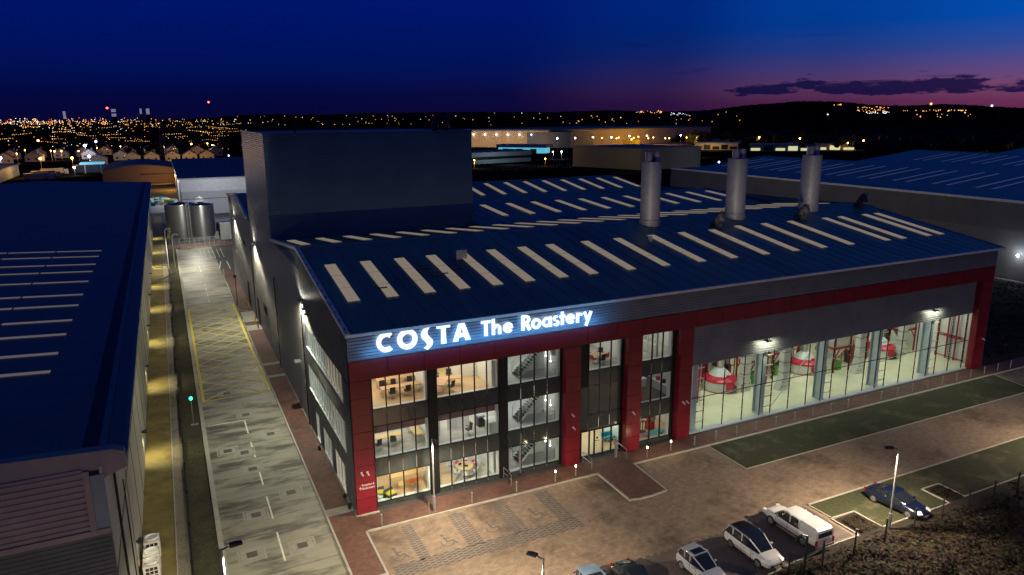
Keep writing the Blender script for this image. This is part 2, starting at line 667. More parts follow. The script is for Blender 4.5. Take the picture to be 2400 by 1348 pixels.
sheet('yard', rect(-60, 135, -60, 260), -.03, 'asphalt')
sheet('service_road', rect(-9.75, -2.25, -30, 137), .0, 'concrete')
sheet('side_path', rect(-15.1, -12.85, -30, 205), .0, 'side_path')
sheet('gravel_strip', rect(-12.85, -11.95, -30, 150), .004, 'gravel')
sheet('grass_verge', rect(-11.85, -10.05, -30, 137), .0, 'verge')
sheet('car_park', [(-2.1, -30), (84, -30), (84, -2.3), (.1, -2.3), (.1, -8.1), (-2.1, -8.1)], .004, 'paver_beige')
sheet('footpath', [(-2.1, -8.1), (.0, -8.1), (.0, -2.35), (20.4, -2.35), (20.4, -7.3), (21.3, -7.45), (22.4, -7.45), (23.4, -7.4), (24, -7.28), (24.25, -2.2), (100, -2.2), (100, -.0), (0, 0), (0, 106), (-2.1, 106)], .10, 'paver_red')
sheet('grass', rect(32.8, 75.6, -7.25, -2.35), .012, 'grass')
sheet('grass', [(32.75, -14.2), (90, -14.2), (90, -18.8), (45.1, -18.8), (45.2, -16.55), (43.1, -16.55), (43.1, -18.95), (35.15, -18.95), (35.1, -16.5), (32.8, -16.45)], .012, 'grass')
sheet('parking_bays', rect(9.6, 32.3, -19.0, -14.3), .010, 'dark_paver')
sheet('planting_bed', [(-2, -19.9), (22, -19.9), (29.3, -19.0), (32.6, -18.95), (32.6, -16.55), (35.1, -16.5), (35.15, -18.95), (43.0, -18.95), (43.0, -16.55), (45.2, -16.55), (45.1, -18.85), (100, -18.85), (100, -60), (-2, -60)], .03, 'soil')

kb = MB()


def kerb(pts, w=.16, z0=-.02, z1=.11):
    for (xa, ya), (xb, yb) in zip(pts, pts[1:]):
        d = math.hypot(xb-xa, yb-ya)
        rz = math.atan2(yb-ya, xb-xa)
        kb.obox(((xa+xb)/2, (ya+yb)/2, (z0+z1)/2), (d+w*.99, w, z1-z0), rz)


kerb([(.06, -8.1), (.06, -2.42), (20.45, -2.42), (20.4, -7.3), (21.3, -7.5), (22.5, -7.52), (23.5, -7.42), (24.05, -7.3), (24.3, -2.28), (96, -2.28)], .15, z1=.13)
kerb([(-2.18, -30), (-2.18, 58), (-2.3, 61.5), (-2.1, 64), (-1.0, 65)], .15, z1=.13)
kerb([(-1.0, 69), (-2.15, 70), (-2.3, 74), (-2.25, 98), (-1.8, 106)], .15, z1=.13)
kerb([(-2.18, -8.15), (.06, -8.15)], .15, z1=.132)
kerb([(-9.9, -30), (-9.9, 137)], .36, z1=.12)
kerb([(-12.85, -30), (-12.85, 150)], .07, z1=.05)
kerb([(32.72, -2.35), (32.68, -7.33), (75.0, -7.33), (75.7, -2.4)], .10, z1=.035)
kerb([(84, -14.15), (32.7, -14.15), (32.8, -16.4), (35.15, -16.45), (35.2, -18.95), (43.05, -18.95), (43.05, -16.5), (45.2, -16.5), (45.1, -18.8), (84, -18.8)], .11, z1=.09)
kerb([(32.65, -16.5), (32.7, -18.95), (29.3, -18.95), (22, -19.75), (8, -19.9)], .13, z1=.10)
kerb([(127.9, -20), (127.9, 45)], .8, z1=.3)
kerb([(0.4, -.12), (1.6, -.12)], .22, z1=.16)
struct('kerb', kb, 'kerb')

# retaining edge between verge and gravel
rw = MB()
rw.box(-11.95, -11.83, -30, 137, -.1, .26)
for i in range(30):
    rw.box(-11.99, -11.80, -28+i*5.4, -27.86+i*5.4, -.1, .32)
tag(rw.build('retaining_wall', 'frame_dark'), 'long low dark timber edging between the gravel strip and the grass verge', 'low wall')

# painted markings ---------------------------------------------------------
pm = MB()


def stripe(mb, a, b, w, z=.006):
    (xa, ya), (xb, yb) = a, b
    d = math.hypot(xb-xa, yb-ya)
    nx, ny = -(yb-ya)/d*w/2, (xb-xa)/d*w/2
    mb.add([(xa-nx, ya-ny, z), (xb-nx, yb-ny, z), (xb+nx, yb+ny, z), (xa+nx, ya+ny, z)], [(0, 1, 2, 3)])


stripe(pm, (-9.5, 23.65), (-6.0, 23.65), .13)
for a, b in ((23.55, 20.1), (17.85, 14.3), (12.45, 8.55), (6.45, 2.65), (.55, -3.4), (-6.2, -10)):
    stripe(pm, (-5.98, a), (-5.98, b), .13)
for k in range(8):
    stripe(pm, (-6.08, 78+k*4.6), (-6.08, 80.6+k*4.6), .14)
stripe(pm, (-6.0, 77.5), (-2.45, 77.7), .14)
stripe(pm, (-6.3, 114), (-5.6, 119.5), .14)
stripe(pm, (-2.4, 108), (-1.6, 116), .16)
stripe(pm, (-.4, 116), (-.4, 100), .16)
for k in range(6):
    stripe(pm, (-5+k*.9, 121), (-5+k*.9, 133), .12)
struct('white_road_marking', pm, 'paint_white')

ym = MB()
stripe(ym, (-9.5, 30.8), (-9.5, 75), .30, .009)
stripe(ym, (-2.55, 31.3), (-2.6, 75.3), .30, .009)
stripe(ym, (-9.5, 30.8), (-2.5, 31.3), .18, .012)
stripe(ym, (-9.5, 75), (-2.5, 75.3), .18, .012)
y = 30.9
k = 0
while y < 75:
    y2 = min(y+6.6, 75)
    t = (y2-y)/6.6
    stripe(ym, (-9.4, y), (-9.4+6.7*t, y2), .20, .015)
    stripe(ym, (-2.7, y), (-2.7-6.7*t, y2), .20, .018)
    y += 3.3
struct('yellow_box_marking', ym, 'paint_yellow')

gm = MB()
# dark block paving hatch of the disabled bays: slanted courses of grey blocks
def hatch(x0, x1, y0, y1, z=.008):
    y = y0
    while y < y1:
        for q in range(int((x1-x0)/.42)):
            xa = x0+q*.42
            off = (q % 2)*.12
            gm.add([(xa, y+off, z), (xa+.38, y+off, z), (xa+.38, y+off+.19, z), (xa, y+off+.19, z)], [(0, 1, 2, 3)])
        y += .30


for x0, x1 in ((2.6, 3.85), (6.35, 7.65), (10.0, 11.3), (13.9, 15.2)):
    hatch(x0, x1, -7.6, -3.0)
hatch(.6, 15.3, -8.9, -7.65)


def wheelchair(cx, cy, s=1.0, z=.008):
    def p(x, y):
        return (cx+x*s, cy+y*s)
    n = 18
    for i in range(n):
        a0 = R(150+ i*240/n)
        a1 = R(150+(i+1)*240/n)
        r = .52
        stripe(gm, p(r*math.cos(a0), -.1+r*math.sin(a0)), p(r*math.cos(a1), -.1+r*math.sin(a1)), .10*s, z)
    stripe(gm, p(0, -.05), p(-.08, .75), .15*s, z)
    stripe(gm, p(-.05, .42), p(.38, .42), .12*s, z+.003)
    stripe(gm, p(0, 0), p(.52, 0), .15*s, z+.003)
    stripe(gm, p(.5, .02), p(.72, -.55), .15*s, z+.006)
    for i in range(8):
        a0 = 2*PI*i/8
        a1 = 2*PI*(i+1)/8
        gm.add([(cx-.1*s, cy+1.0*s, z+.003), (cx-.1*s+.17*s*math.cos(a0), cy+1.0*s+.17*s*math.sin(a0), z+.003), (cx-.1*s+.17*s*math.cos(a1), cy+1.0*s+.17*s*math.sin(a1), z+.003)], [(0, 1, 2)])


for x, y in ((1.35, -6.35), (5.1, -6.25), (8.8, -6.05), (12.6, -5.85)):
    wheelchair(x, y, .92)
# line of dark setts across the car park
for k in range(16):
    gm.add([(15.8+k*.42, -8.55+k*.09, .008), (16.05+k*.42, -8.5+k*.09, .008), (16.02+k*.42, -8.4+k*.09, .008), (15.8+k*.42, -8.45+k*.09, .008)], [(0, 1, 2, 3)])
k = 9.6
while k < 32:
    gm.box(k, k+.32, -14.27, -14.10, .0, .0135)
    k += .62
for x in (12.55, 16.9, 21.6, 26.3):
    y = -14.4
    while y > -18.8:
        gm.box(x, x+.12, y-.22, y, .0, .0165)
        y -= .55
struct('block_paving_marking', gm, 'paver_grey')

# crossings / concrete thresholds on the footpath
cm = MB()
for a, b in ((40.0, 40.9), (35.2, 36.0), (.85, 1.95), (57, 60), (62, 68.5)):
    cm.add([(-2.1, a, .106), (-.02, a, .106), (-.02, b, .106), (-2.1, b, .106)], [(0, 1, 2, 3)])
struct('footpath_slab', cm, 'concrete_light')

# slab joints
jm = MB()
for y in (-9.2, -4.6, .6, 5.3, 10.9, 14.6, 20.2, 24.8, 28.6, 35, 41, 47, 53, 59, 65, 71, 80, 88, 96, 104, 113, 122):
    jm.add([(-9.7, y, .004), (-2.3, y+.25, .004), (-2.3, y+.31, .004), (-9.7, y+.06, .004)], [(0, 1, 2, 3)])
struct('slab_joint', jm, 'iron')


def make_manhole():
    t = thing('manhole_cover', '', 'manhole cover', local=True)
    a = MB()
    for k, (w, z) in enumerate(((.95, .007), (.80, .010), (.74, .013))):
        a.add([(-w, -w*.95, z), (w, -w*.95, z), (w, w*.95, z), (-w, w*.95, z)], [(0, 1, 2, 3)], k % 2)
    a.build('surround', ['concrete_light', 'concrete'], t)
    b = MB()
    b.box(-.36, .36, -.36, .36, .0, .022)
    for k in range(5):
        b.box(-.3+k*.135, -.25+k*.135, -.32, .32, .02, .028)
    b.build('plate', 'iron', t)
    return t


mh = Proto(make_manhole)
near = ['topmost one just below the yellow box', 'right one level with the first white bay line', 'leftmost one under the second bay line', 'one touching the second white bay line', 'one touching the third white bay line', 'right one beside the fourth bay line', 'left one beside the fourth bay line', 'lowest right one by the last bay line', 'lowest left one beside the tall lamp post', 'far one inside the yellow box near the doors', 'left one in the middle of the yellow box', 'one at the near end of the yellow box']
for (x, y), d in zip([(-5.7, 25.0), (-4.0, 18.95), (-8.15, 16.8), (-6.75, 15.75), (-6.45, 12.0), (-4.05, 6.25), (-7.1, 3.85), (-4.55, -2.0), (-8.0, -1.6), (-4.3, 71.5), (-7.8, 60.5), (-7.0, 32.4)], near):
    mh.put((x, y, 0), 0, 'square iron cover in pale surround, ' + d, 'manhole covers in the service road')


# ================================================================ MAIN BUILDING
XR = 76.9
BLD = thing('factory_building', 'long dark clad factory with red framed glass front and tall box tower', 'factory', (0, 0, 0))


def roof_z(y):
    p = [(-.6, 14.92), (0, 15.0), (19.83, 18.12), (36, 16.4), (51.5, 17.5), (66, 15.5), (82, 17.7), (100, 16.0)]
    for (a, za), (b, zb) in zip(p, p[1:]):
        if a <= y <= b:
            return za+(zb-za)*(y-a)/(b-a)
    return 15


# --- left side wall, ribbed steel with window openings
W3 = [(2.35, 18.0, 8.75, 10.9)]
W2 = [(2.35, 17.9, 4.55, 7.0)]
W1 = [(13.9, 15.5, .35, 2.95), (8.5, 11.95, .45, 2.8), (3.35, 6.85, .45, 2.8)]
holes = W3+W2+W1
mb = MB()
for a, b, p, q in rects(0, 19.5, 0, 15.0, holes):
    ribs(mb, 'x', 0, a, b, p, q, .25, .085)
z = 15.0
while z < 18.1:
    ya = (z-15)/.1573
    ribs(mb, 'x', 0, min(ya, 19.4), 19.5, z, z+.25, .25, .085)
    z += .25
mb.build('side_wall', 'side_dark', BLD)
mb = MB()
H2 = [(52.4, 49.7, 0, 0)]
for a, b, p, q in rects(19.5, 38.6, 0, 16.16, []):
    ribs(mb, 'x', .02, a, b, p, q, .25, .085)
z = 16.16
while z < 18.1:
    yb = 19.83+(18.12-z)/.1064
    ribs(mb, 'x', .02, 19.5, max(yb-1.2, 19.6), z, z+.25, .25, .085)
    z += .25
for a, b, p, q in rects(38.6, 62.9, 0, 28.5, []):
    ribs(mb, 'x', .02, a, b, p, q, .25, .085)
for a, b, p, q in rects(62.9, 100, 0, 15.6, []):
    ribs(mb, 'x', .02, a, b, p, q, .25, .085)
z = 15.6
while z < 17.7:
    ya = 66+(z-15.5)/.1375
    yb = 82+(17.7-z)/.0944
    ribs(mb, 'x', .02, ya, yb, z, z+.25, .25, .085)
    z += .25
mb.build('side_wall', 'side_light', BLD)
# back-up skin behind the ribbed sheets, so that no light leaks
mb = MB()
for a, b, p, q in rects(0.05, 100, 0, 15.0, holes):
    mb.box(.06, .22, a, b, p, q)
mb.prism_x([(0.1, 15), (19.83, 18.0), (38.5, 16.05), (38.5, 15)], .06, .22)
mb.prism_x([(66, 15), (66, 15.4), (82, 17.6), (99.9, 15.9), (99.9, 15)], .06, .22)
mb.box(.06, XR-.1, 99.7, 99.95, 0, 15.9)
mb.build('inner_wall', 'interior_white', BLD)
mb = MB()
ribs(mb, 'y', 0, 0, .01, 0, .01)
mb.box(XR, XR+.12, .02, 100, 0, 15.0)
mb.prism_x([(.02, 15), (19.83, 18.05), (36, 16.35), (51.5, 17.4), (66, 15.4), (82, 17.6), (100, 15.9), (100, 15)], XR, XR+.12)
mb.build('side_wall', 'side_dark', BLD)

# --- tower
tw = MB()
ribs(tw, 'y', 38.57, 0.02, 26.0, 15.9, 28.5, .25, .05)
tw.box(26.0, 26.1, 38.57, 62.9, 15, 28.5)
tw.box(.2, 26.0, 62.8, 62.9, 15, 28.5)
tw.box(.1, 26.0, 38.75, 62.8, 28.25, 28.45)
tw.build('tower_wall', 'tower_clad', BLD)
tt = MB()
tt.box(-.12, 26.2, 38.42, 38.75, 28.4, 28.62)
tt.box(-.12, .12, 38.75, 63, 28.4, 28.62)
tt.box(26.0, 26.2, 38.75, 63, 28.4, 28.62)
tt.box(.12, 26.0, 62.8, 63, 28.4, 28.62)
tt.build('parapet', 'fascia', BLD)
for x in (23.4, 25.0):
    d = MB()
    d.tube([(x, 45, 28.4), (x, 45, 29.6), (x+.25, 45, 30.2), (x+.7, 44.9, 30.7)], .42, 10)
    d.build('exhaust_duct', 'lamp_black', BLD, smooth=True)
d = MB()
d.tube([(4.7, 45, 28.4), (4.7, 45, 29.9)], .1, 8)
d.obox((4.7, 45, 29.8), (.5, .1, .1))
d.build('vent_pipe', 'lamp_black', BLD)

# --- roofs
def roof_part(name, pts, x0, x1, m='roof', th=.25):
    b = MB()
    b.prism_x([(y, z) for y, z in pts]+[(y, z-th) for y, z in reversed(pts)], x0, x1)
    x = x0+.5
    while x < x1-.3:           # standing seams
        for (ya, za), (yb, zb__) in zip(pts, pts[1:]):
            b.add([(x, ya, za), (x+.03, ya, za+.05), (x+.06, ya, za), (x, yb, zb__), (x+.03, yb, zb__+.05), (x+.06, yb, zb__)], [(0, 3, 4, 1), (1, 4, 5, 2)])
        x += 1.6
    return b.build(name, m, BLD)


rf1 = roof_part('roof', [(-.45, 14.93), (19.83, 18.12), (36, 16.4)], -.1, XR+.3)
rf2 = roof_part('roof', [(36.0, 16.38), (51.5, 17.5), (66, 15.5)], 26.1, XR+.3)
rf3 = roof_part('roof', [(66.0, 15.48), (82, 17.7), (100.3, 16.0)], -.1, XR+.3)
# ridge caps
for r_f, y, z, x0 in ((rf1, 19.83, 18.12, 0), (rf2, 51.5, 17.5, 26.2), (rf3, 82, 17.7, 0)):
    b = MB()
    b.prism_x([(y-.3, z-.03), (y, z+.05), (y+.3, z-.03), (y, z-.06)], x0, XR)
    b.build('ridge_cap', 'tower_clad', r_f)


def slope_light(parent, x, y0, y1, prof, w=1.02, n=3, m='rooflight'):
    """corrugated translucent sheets lying in the roof slope"""
    b = MB()
    L_ = (y1-y0)/n
    for k in range(n):
        a, c = y0+k*L_+.03, y0+(k+1)*L_-.03
        nx = 12
        vs, fs = [], []
        for yy in (a, c):
            for i in range(nx+1):
                vs.append((x+w*i/nx, yy, prof(yy)+.05+(.045 if i % 2 else 0)))
        for i in range(nx):
            fs.append((i, i+1, nx+2+i, nx+1+i))
        b.add(vs, fs)
    return b.build('rooflight', m, parent)


x1s = [1.4, 4.65, 7.85, 10.95, 14.2, 17.3, 20.75, 24.0, 28.0, 32.3, 36.8, 41.0, 45.3, 49.9, 54.0, 58.3, 64.4, 66.9, 71.6, 73.8]
x1s = [1.45, 4.7, 7.95, 11.1, 14.25, 17.45, 20.9, 24.15, 28.4, 32.5, 37.0, 41.2, 45.6, 49.9, 54.1, 58.4, 64.4, 67.2, 71.7, 74.0]
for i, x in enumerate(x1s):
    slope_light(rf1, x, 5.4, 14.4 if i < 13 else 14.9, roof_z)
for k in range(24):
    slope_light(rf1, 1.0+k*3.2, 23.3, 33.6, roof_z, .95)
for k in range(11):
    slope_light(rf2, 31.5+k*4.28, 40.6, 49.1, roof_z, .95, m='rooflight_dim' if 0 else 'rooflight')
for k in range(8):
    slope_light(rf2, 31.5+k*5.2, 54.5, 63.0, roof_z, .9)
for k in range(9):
    slope_light(rf3, 41.3+k*4.3, 71.2, 80.3, roof_z, .95)

# verge and gutter trims
tr = MB()
for x0, x1 in ((-.22, .16),):
    tr.prism_x([(-.55, 14.80), (-.55, 15.06), (19.83, 18.28), (38.57, 16.30), (38.57, 16.0), (19.83, 17.98)], x0, x1)
    tr.build('verge_trim', 'trim', BLD)
    tr = MB()
    tr.prism_x([(66, 15.3), (66, 15.62), (82, 17.85), (100.3, 16.15), (100.3, 15.85), (82, 17.55)], x0, x1)
tr.build('verge_trim', 'trim', BLD)
tr = MB()
for yy in ((-.55, 14.72), ):
    tr.prism_x([(-.62, 14.74), (-.62, 14.97), (-.50, 14.97), (-.50, 14.80), (-.12, 14.80), (-.12, 14.74)], -.22, XR+.4)
tr.box(-.22, XR+.4, -.5, -.4, 14.80, 14.97)
tr.build('gutter', 'trim', BLD)
tr = MB()
tr.prism_x([(-.55, 14.85), (-.55, 15.0), (19.83, 18.2), (36, 16.5), (51.5, 17.6), (66, 15.6), (82, 17.8), (100.3, 16.1), (100.3, 15.9), (19.83, 17.9)], XR+.3, XR+.42)
tr.build('verge_trim', 'tower_clad', BLD)

# --- chimneys
for x, y, d in ((40.25, 18.4, 1.16), (53.0, 18.2, 1.20), (66.3, 18.9, 1.25)):
    zt = 25.1
    c = MB()
    c.lathe((x, y, 17.4), [(d+.1, 0), (d+.1, 1.0), (d, 1.05), (d, zt-17.4)], 28)
    for zz in (2.6, 5.1):
        c.lathe((x, y, 17.4+zz), [(d+.012, 0), (d+.012, .05)], 28)
    ch = c.build('chimney', 'chimney', BLD, smooth=True)
    for dx, dy in ((-.56, -.2), (.0, .42), (.56, -.1)):
        f = MB()
        f.lathe((x+dx, y+dy, zt-.02), [(.44, 0), (.44, 1.15), (.40, 1.16), (.40, .2)], 16)
        f.build('flue', 'flue', ch, smooth=True)

# --- roof fans and boxes
def cowl(x, y):
    z = roof_z(y)
    c = MB()
    c.box(x-.5, x+.5, y-.5, y+.5, z-.1, z+.45)
    c.tube([(x, y, z+.4), (x, y, z+.9), (x+.25, y-.35, z+1.25)], .40, 12)
    c.cyl((x+.2, y-.3, z+1.15), (x+.45, y-.7, z+1.35), .62, .66, 14)
    o = c.build('roof_fan', 'iron', BLD, smooth=True)
    g_ = MB()
    for k in range(4):
        t = k*PI/4
        dx, dz = math.cos(t)*.6, math.sin(t)*.6
        g_.bar((x+.46-dx*.85, y-.72-dx*.5, z+1.36-dz), (x+.46+dx*.85, y-.72+dx*.5, z+1.36+dz), .03)
    g_.build('grille', 'lamp_black', o)


cowl(47.5, 15.2)
cowl(61.4, 15.5)
cowl(75.2, 18.2)
for x, y, w, l, h in ((13.6, 12.6, 1.1, .8, .9), (9.2, 11.2, 1.3, .25, .16), (9.9, 9.2, 1.6, .22, .14), (12.2, 10.4, 1.2, .2, .14), (4.6, 7.4, .7, .7, .12), (36, 12.4, .3, .3, .6)):
    b = MB()
    z = roof_z(y)
    b.box(x, x+w, y, y+l, z-.05, z+h)
    b.build('roof_box', 'galv' if h > .3 else 'lamp_black', BLD)

# --- front fascia, red frame
F = MB()
ribs(F, 'y', 0, 0, XR, 12.68, 14.9, .25, .05)
F.box(-.02, .06, -.06, .1, 12.68, 14.9)
F.build('fascia', 'fascia', BLD)
F = MB()
F.box(0.08, XR-.05, .08, .3, 11.1, 14.8)
F.build('fascia_backing', 'frame_dark', BLD)
GAPB = .018


def panels(mb, x0, x1, y0, y1, z0, z1, nx, nz):
    dx, dz = (x1-x0)/nx, (z1-z0)/nz
    for i in range(nx):
        for k in range(nz):
            mb.box(x0+i*dx+GAPB, x0+(i+1)*dx-GAPB, y0, y1, z0+k*dz+GAPB, z0+(k+1)*dz-GAPB)


rb = MB()
panels(rb, 0, XR, -.03, .10, 11.1, 12.66, 26, 1)
rb.build('red_band', 'red', BLD)
PIL = [(0, 1.56), (18.56, 20.05), (24.94, 26.48), (30.78, 32.28), (75.0, XR)]
for x0, x1 in PIL:
    p = MB()
    p.box(x0+.06, x1-.06, .03, .74, .02, 11.09)
    o = p.build('pillar', 'lamp_black', BLD)
    q = MB()
    panels(q, x0, x1, -.03, .025, .06, 11.09, 1, 8)
    dz = 11.03/8
    for k in range(8):
        q.box(x0, x0+.05, .028, .74, .06+k*dz+GAPB, .06+(k+1)*dz-GAPB)
        q.box(x1-.05, x1, .028, .74, .06+k*dz+GAPB, .06+(k+1)*dz-GAPB)
    q.build('red_cladding', 'red', o)

# --- curtain wall between the pillars
YG = .80
bays = [(1.80, 6.33, 4), (7.07, 12.56, 5), (13.33, 18.42, 4), (21.3, 24.78, 3), (26.93, 30.5, 3)]
rows = [(.35, 2.66), (4.15, 6.88), (8.3, 11.05)]
dk = MB()
for a, b in ((1.56, 1.80), (6.33, 7.07), (12.56, 13.33), (18.42, 18.56), (24.78, 24.94), (26.48, 26.93), (30.5, 30.78)):
    dk.box(a, b, YG-.10, YG+.12, .0, 11.1)
dk.box(20.05, 21.3, YG-.02, YG+.12, 2.62, 11.1)
dk.box(20.05, 20.6, YG-.10, YG+.12, 0, 2.62)
dk.build('pier', 'frame_dark', BLD)
sp = MB()
for a, b, n in bays:
    isC = a == 21.3
    for z0, z1 in ((0, .35), (2.66, 4.15), (6.88, 8.3)):
        if isC and z0 < 3:
            continue
        w = (b-a)/n
        for i in range(n):
            sp = MB()
            sp.box(a+i*w+.03, a+(i+1)*w-.03, YG-.03, YG+.02, z0+.01, z1-.02)
            sp.build('spandrel', 'spandrel', BLD)
for z0, z1 in ((4.15, 6.88), (2.75, 4.12)):
    for i in range(3):
        w = (24.78-21.3)/3
        sp = MB()
        sp.box(21.3+i*w+.03, 21.3+(i+1)*w-.03, YG-.03, YG+.02, z0+.01, z1-.02)
        sp.build('spandrel', 'spandrel', BLD)
sp = MB()
sp.box(20.1, 21.28, YG-.045, YG-.025, 2.75, 6.86)
sp.build('spandrel', 'spandrel', BLD)


def window(x0, x1, z0, z1, n, y=YG, parent=BLD, cap='frame_dark', blind=None):
    f = MB()
    w = (x1-x0)/n
    for i in range(n+1):
        f.box(x0+i*w-.035, x0+i*w+.035, y-.10, y+.06, z0, z1)
    for zz in (z0-.03, z1-.03):
        f.box(x0, x1, y-.06, y+.06, zz, zz+.06)
    o = f.build('window', cap, parent)
    g_ = MB()
    g_.box(x0+.03, x1-.03, y-.012, y+.0, z0+.02, z1-.02)
    g_.build('pane', 'window_glass', o)
    return o


for a, b, n in bays:
    for r, (z0, z1) in enumerate(rows):
        if a == 21.3 and r < 2:
            continue
        window(a, b, z0, z1, n)

# white reveals at bay ends
wv = MB()
for a, b, n in bays:
    for r, (z0, z1) in enumerate(rows):
        if a == 21.3 and r < 2:
            continue
        wv.box(b-.16, b-.04, YG+.08, YG+.5, z0, z1)
        wv.box(a+.04, a+.10, YG+.08, YG+.3, z0, z1)
        wv.box(a, b, YG+.07, YG+.42, z0-.06, z0+.02)
wv.build('window_reveal', 'interior_white', BLD)

# entrance doors
dr = MB()
for x in (20.62, 21.5, 22.05, 22.95, 23.85, 24.76):
    dr.box(x-.05, x+.05, YG-.08, YG+.08, .1, 2.62)
dr.box(20.6, 24.8, YG-.08, YG+.08, 2.55, 2.72)
dr.box(20.6, 24.8, YG-.06, YG+.06, .08, .16)
do = dr.build('entrance_door', 'frame_dark', BLD)
dg = MB()
dg.box(20.66, 24.74, YG-.012, YG, .16, 2.55)
dg.build('pane', 'window_glass', do)
dh = MB()
for x in (22.83, 23.07):
    dh.cyl((x, YG-.2, .7), (x, YG-.2, 1.8), .025, n=8)
dh.build('handle', 'bright_steel', do)
dd = MB()
for x0 in (21.6, 22.2, 23.1, 24.0):
    for i in range(4):
        for zz in (1.25, 1.0):
            dd.obox((x0+.1+i*.17, YG-.02, zz), (.04, .01, .04))
# door graphics: small cup and lettering blocks
for x0 in (22.15, 23.1):
    for q in range(5):
        dd.box(x0+q*.09, x0+q*.09+.06, YG-.024, YG-.016, 1.42, 1.50)
    dd.cyl((x0+.2, YG-.024, 1.72), (x0+.2, YG-.016, 1.72), .11, n=14)
dd.build('door_graphic', 'lamp_black', do)
cp = MB()
cp.box(13.0, 15.2, -.65, .68, 2.86, 2.90)
co = cp.build('canopy', 'window_glass', BLD)
ct = MB()
for x in (13.25, 14.85):
    ct.bar((x, -.5, 2.9), (x, .7, 3.95), .025)
    ct.box(x-.03, x+.03, -.62, .68, 2.90, 2.95)
ct.build('tie_rod', 'bright_steel', co)
# side door in stair bay
sd = MB()
for x in (13.42, 14.52):
    sd.box(x-.05, x+.05, YG-.09, YG+.07, .05, 2.62)
sd.box(13.4, 14.5, YG-.09, YG+.07, .32, .42)
so = sd.build('side_door', 'bright_steel', BLD)
sh = MB()
sh.cyl((14.35, YG-.18, .8), (14.35, YG-.18, 1.7), .03, n=8)
sh.build('handle', 'bright_steel', so)

# --- left wall windows
def side_window(y0, y1, z0, z1, n, blind):
    f = MB()
    w = (y1-y0)/n
    for i in range(n+1):
        f.box(-.03, .10, y0+i*w-.035, y0+i*w+.035, z0, z1)
    f.box(-.10, .12, y0-.08, y1+.08, z0-.12, z0+.02)
    f.box(-.06, .12, y0-.05, y1+.05, z1, z1+.06)
    f.box(-.06, .10, y0-.06, y0, z0, z1)
    f.box(-.06, .10, y1, y1+.06, z0, z1)
    o = f.build('window', 'white_frame', BLD)
    g_ = MB()
    g_.box(.03, .042, y0+.03, y1-.03, z0+.02, z1-.02)
    g_.build('pane', 'window_glass', o)
    if blind:
        b = MB()
        y = y0+.05
        while y < y1-.1:
            if rnd.random() < blind:
                b.obox((.32, y+.05, (z0+z1)/2), (.012, .085, z1-z0-.1), rnd.uniform(.5, .9))
            y += .11
        b.build('blind', 'interior_white', o)
    return o


side_window(2.35, 18.0, 8.75, 10.9, 14, .72)
side_window(2.35, 17.9, 4.55, 7.0, 14, .80)
side_window(13.9, 15.5, .35, 2.95, 1, .5)
side_window(8.5, 11.95, .45, 2.8, 3, .85)
side_window(3.35, 6.85, .45, 2.8, 3, .6)
# doors and small openings further along
for y0, y1, z0, z1, m in ((72.5, 74.2, .1, 4.1, 'frame_dark'), (58.9, 60.7, .1, 4.1, 'frame_dark')):
    b = MB()
    b.box(-.10, .02, y0, y1, z0, z1)
    b.box(-.13, -.10, y0+.06, y1-.06, z0+.05, z1-.1)
    o = b.build('side_door', m, BLD)
    h_ = MB()
    h_.box(-.17, -.13, y0+.12, y0+.2, 1.0, 1.25)
    h_.build('handle', 'bright_steel', o)
for y0, y1, z0, z1 in ((49.8, 52.2, 4.0, 5.2), (73.0, 75.5, 10.0, 10.8)):
    b = MB()
    for q in range(int((z1-z0)/.15)):
        b.box(-.12, .0, y0, y1, z0+q*.15, z0+q*.15+.05)
    b.box(-.06, -.04, y0, y1, z0, z1)
    b.box(-.13, .0, y0-.08, y0, z0, z1)
    b.box(-.13, .0, y1, y1+.08, z0, z1)
    b.build('louvre', 'frame_dark', BLD)
for y in (19.3, 38.4, 63.2):
    dp = MB()
    dp.tube([(-.16, y, .1), (-.16, y, 11.6)], .05, 8)
    dp.build('downpipe', 'frame_dark', BLD)
# dark square cameras and brackets on the dark wall
for y, z in ((17.2, 12.6), (15.8, 12.4)):
    b = MB()
    b.box(-.4, -.05, y, y+.5, z, z+.12)
    b.build('bracket', 'lamp_black', BLD)
bs = MB()
bs.box(-.12, -.04, 0, 36, .0, .16)
bs.box(-.1, 1.66, -.14, -.03, 0, .14)
bs.build('plinth', 'kerb', BLD)

# small fittings on the red pillars
def fitting(x, z):
    b = MB()
    b.box(x-.08, x+.08, -.12, -.03, z-.06, z+.08)
    b.cyl((x, -.12, z), (x+.05, -.34, z-.12), .06, .08, 8)
    b.build('security_camera', 'trim', BLD)


for x, z in ((.5, 3.67), (.95, 3.63), (19.2, 4.9), (19.3, 3.68), (25.6, 3.9), (31.3, 3.84), (31.75, 3.84), (76.4, 3.77)):
    fitting(x, z)

# ================================================================ INTERIORS
fl = MB()
fl.box(.25, 32.3, YG+.13, 18.6, -.02, .12)
fl.build('ground_floor', 'carpet', BLD)
for k, z in enumerate((4.10, 8.25)):
    b = MB()
    b.box(.25, 13.0, YG+.13, 18.6, z-.45, z-.03)
    b.box(13.0, 19.2, YG+.13, 18.6, z-.45, z-.03)
    b.box(19.2, 32.3, YG+.13, 18.6, z-.45, z-.03)
    b.build('floor_slab', 'interior_white', BLD)
def fin(x0, x1, y0, y1, z, m):
    b = MB()
    b.box(x0, x1, y0, y1, z-.026, z)
    b.build('floor_finish', m, BLD)
Y0 = YG+.14
fin(.26, 12.9, Y0, 9, 8.25, 'wood_floor')
fin(13.05, 19.1, Y0, 9, 8.25, 'tile_grey')
fin(19.3, 32.2, Y0, 9, 8.25, 'carpet')
fin(.26, 12.9, Y0, 9, 4.10, 'carpet')
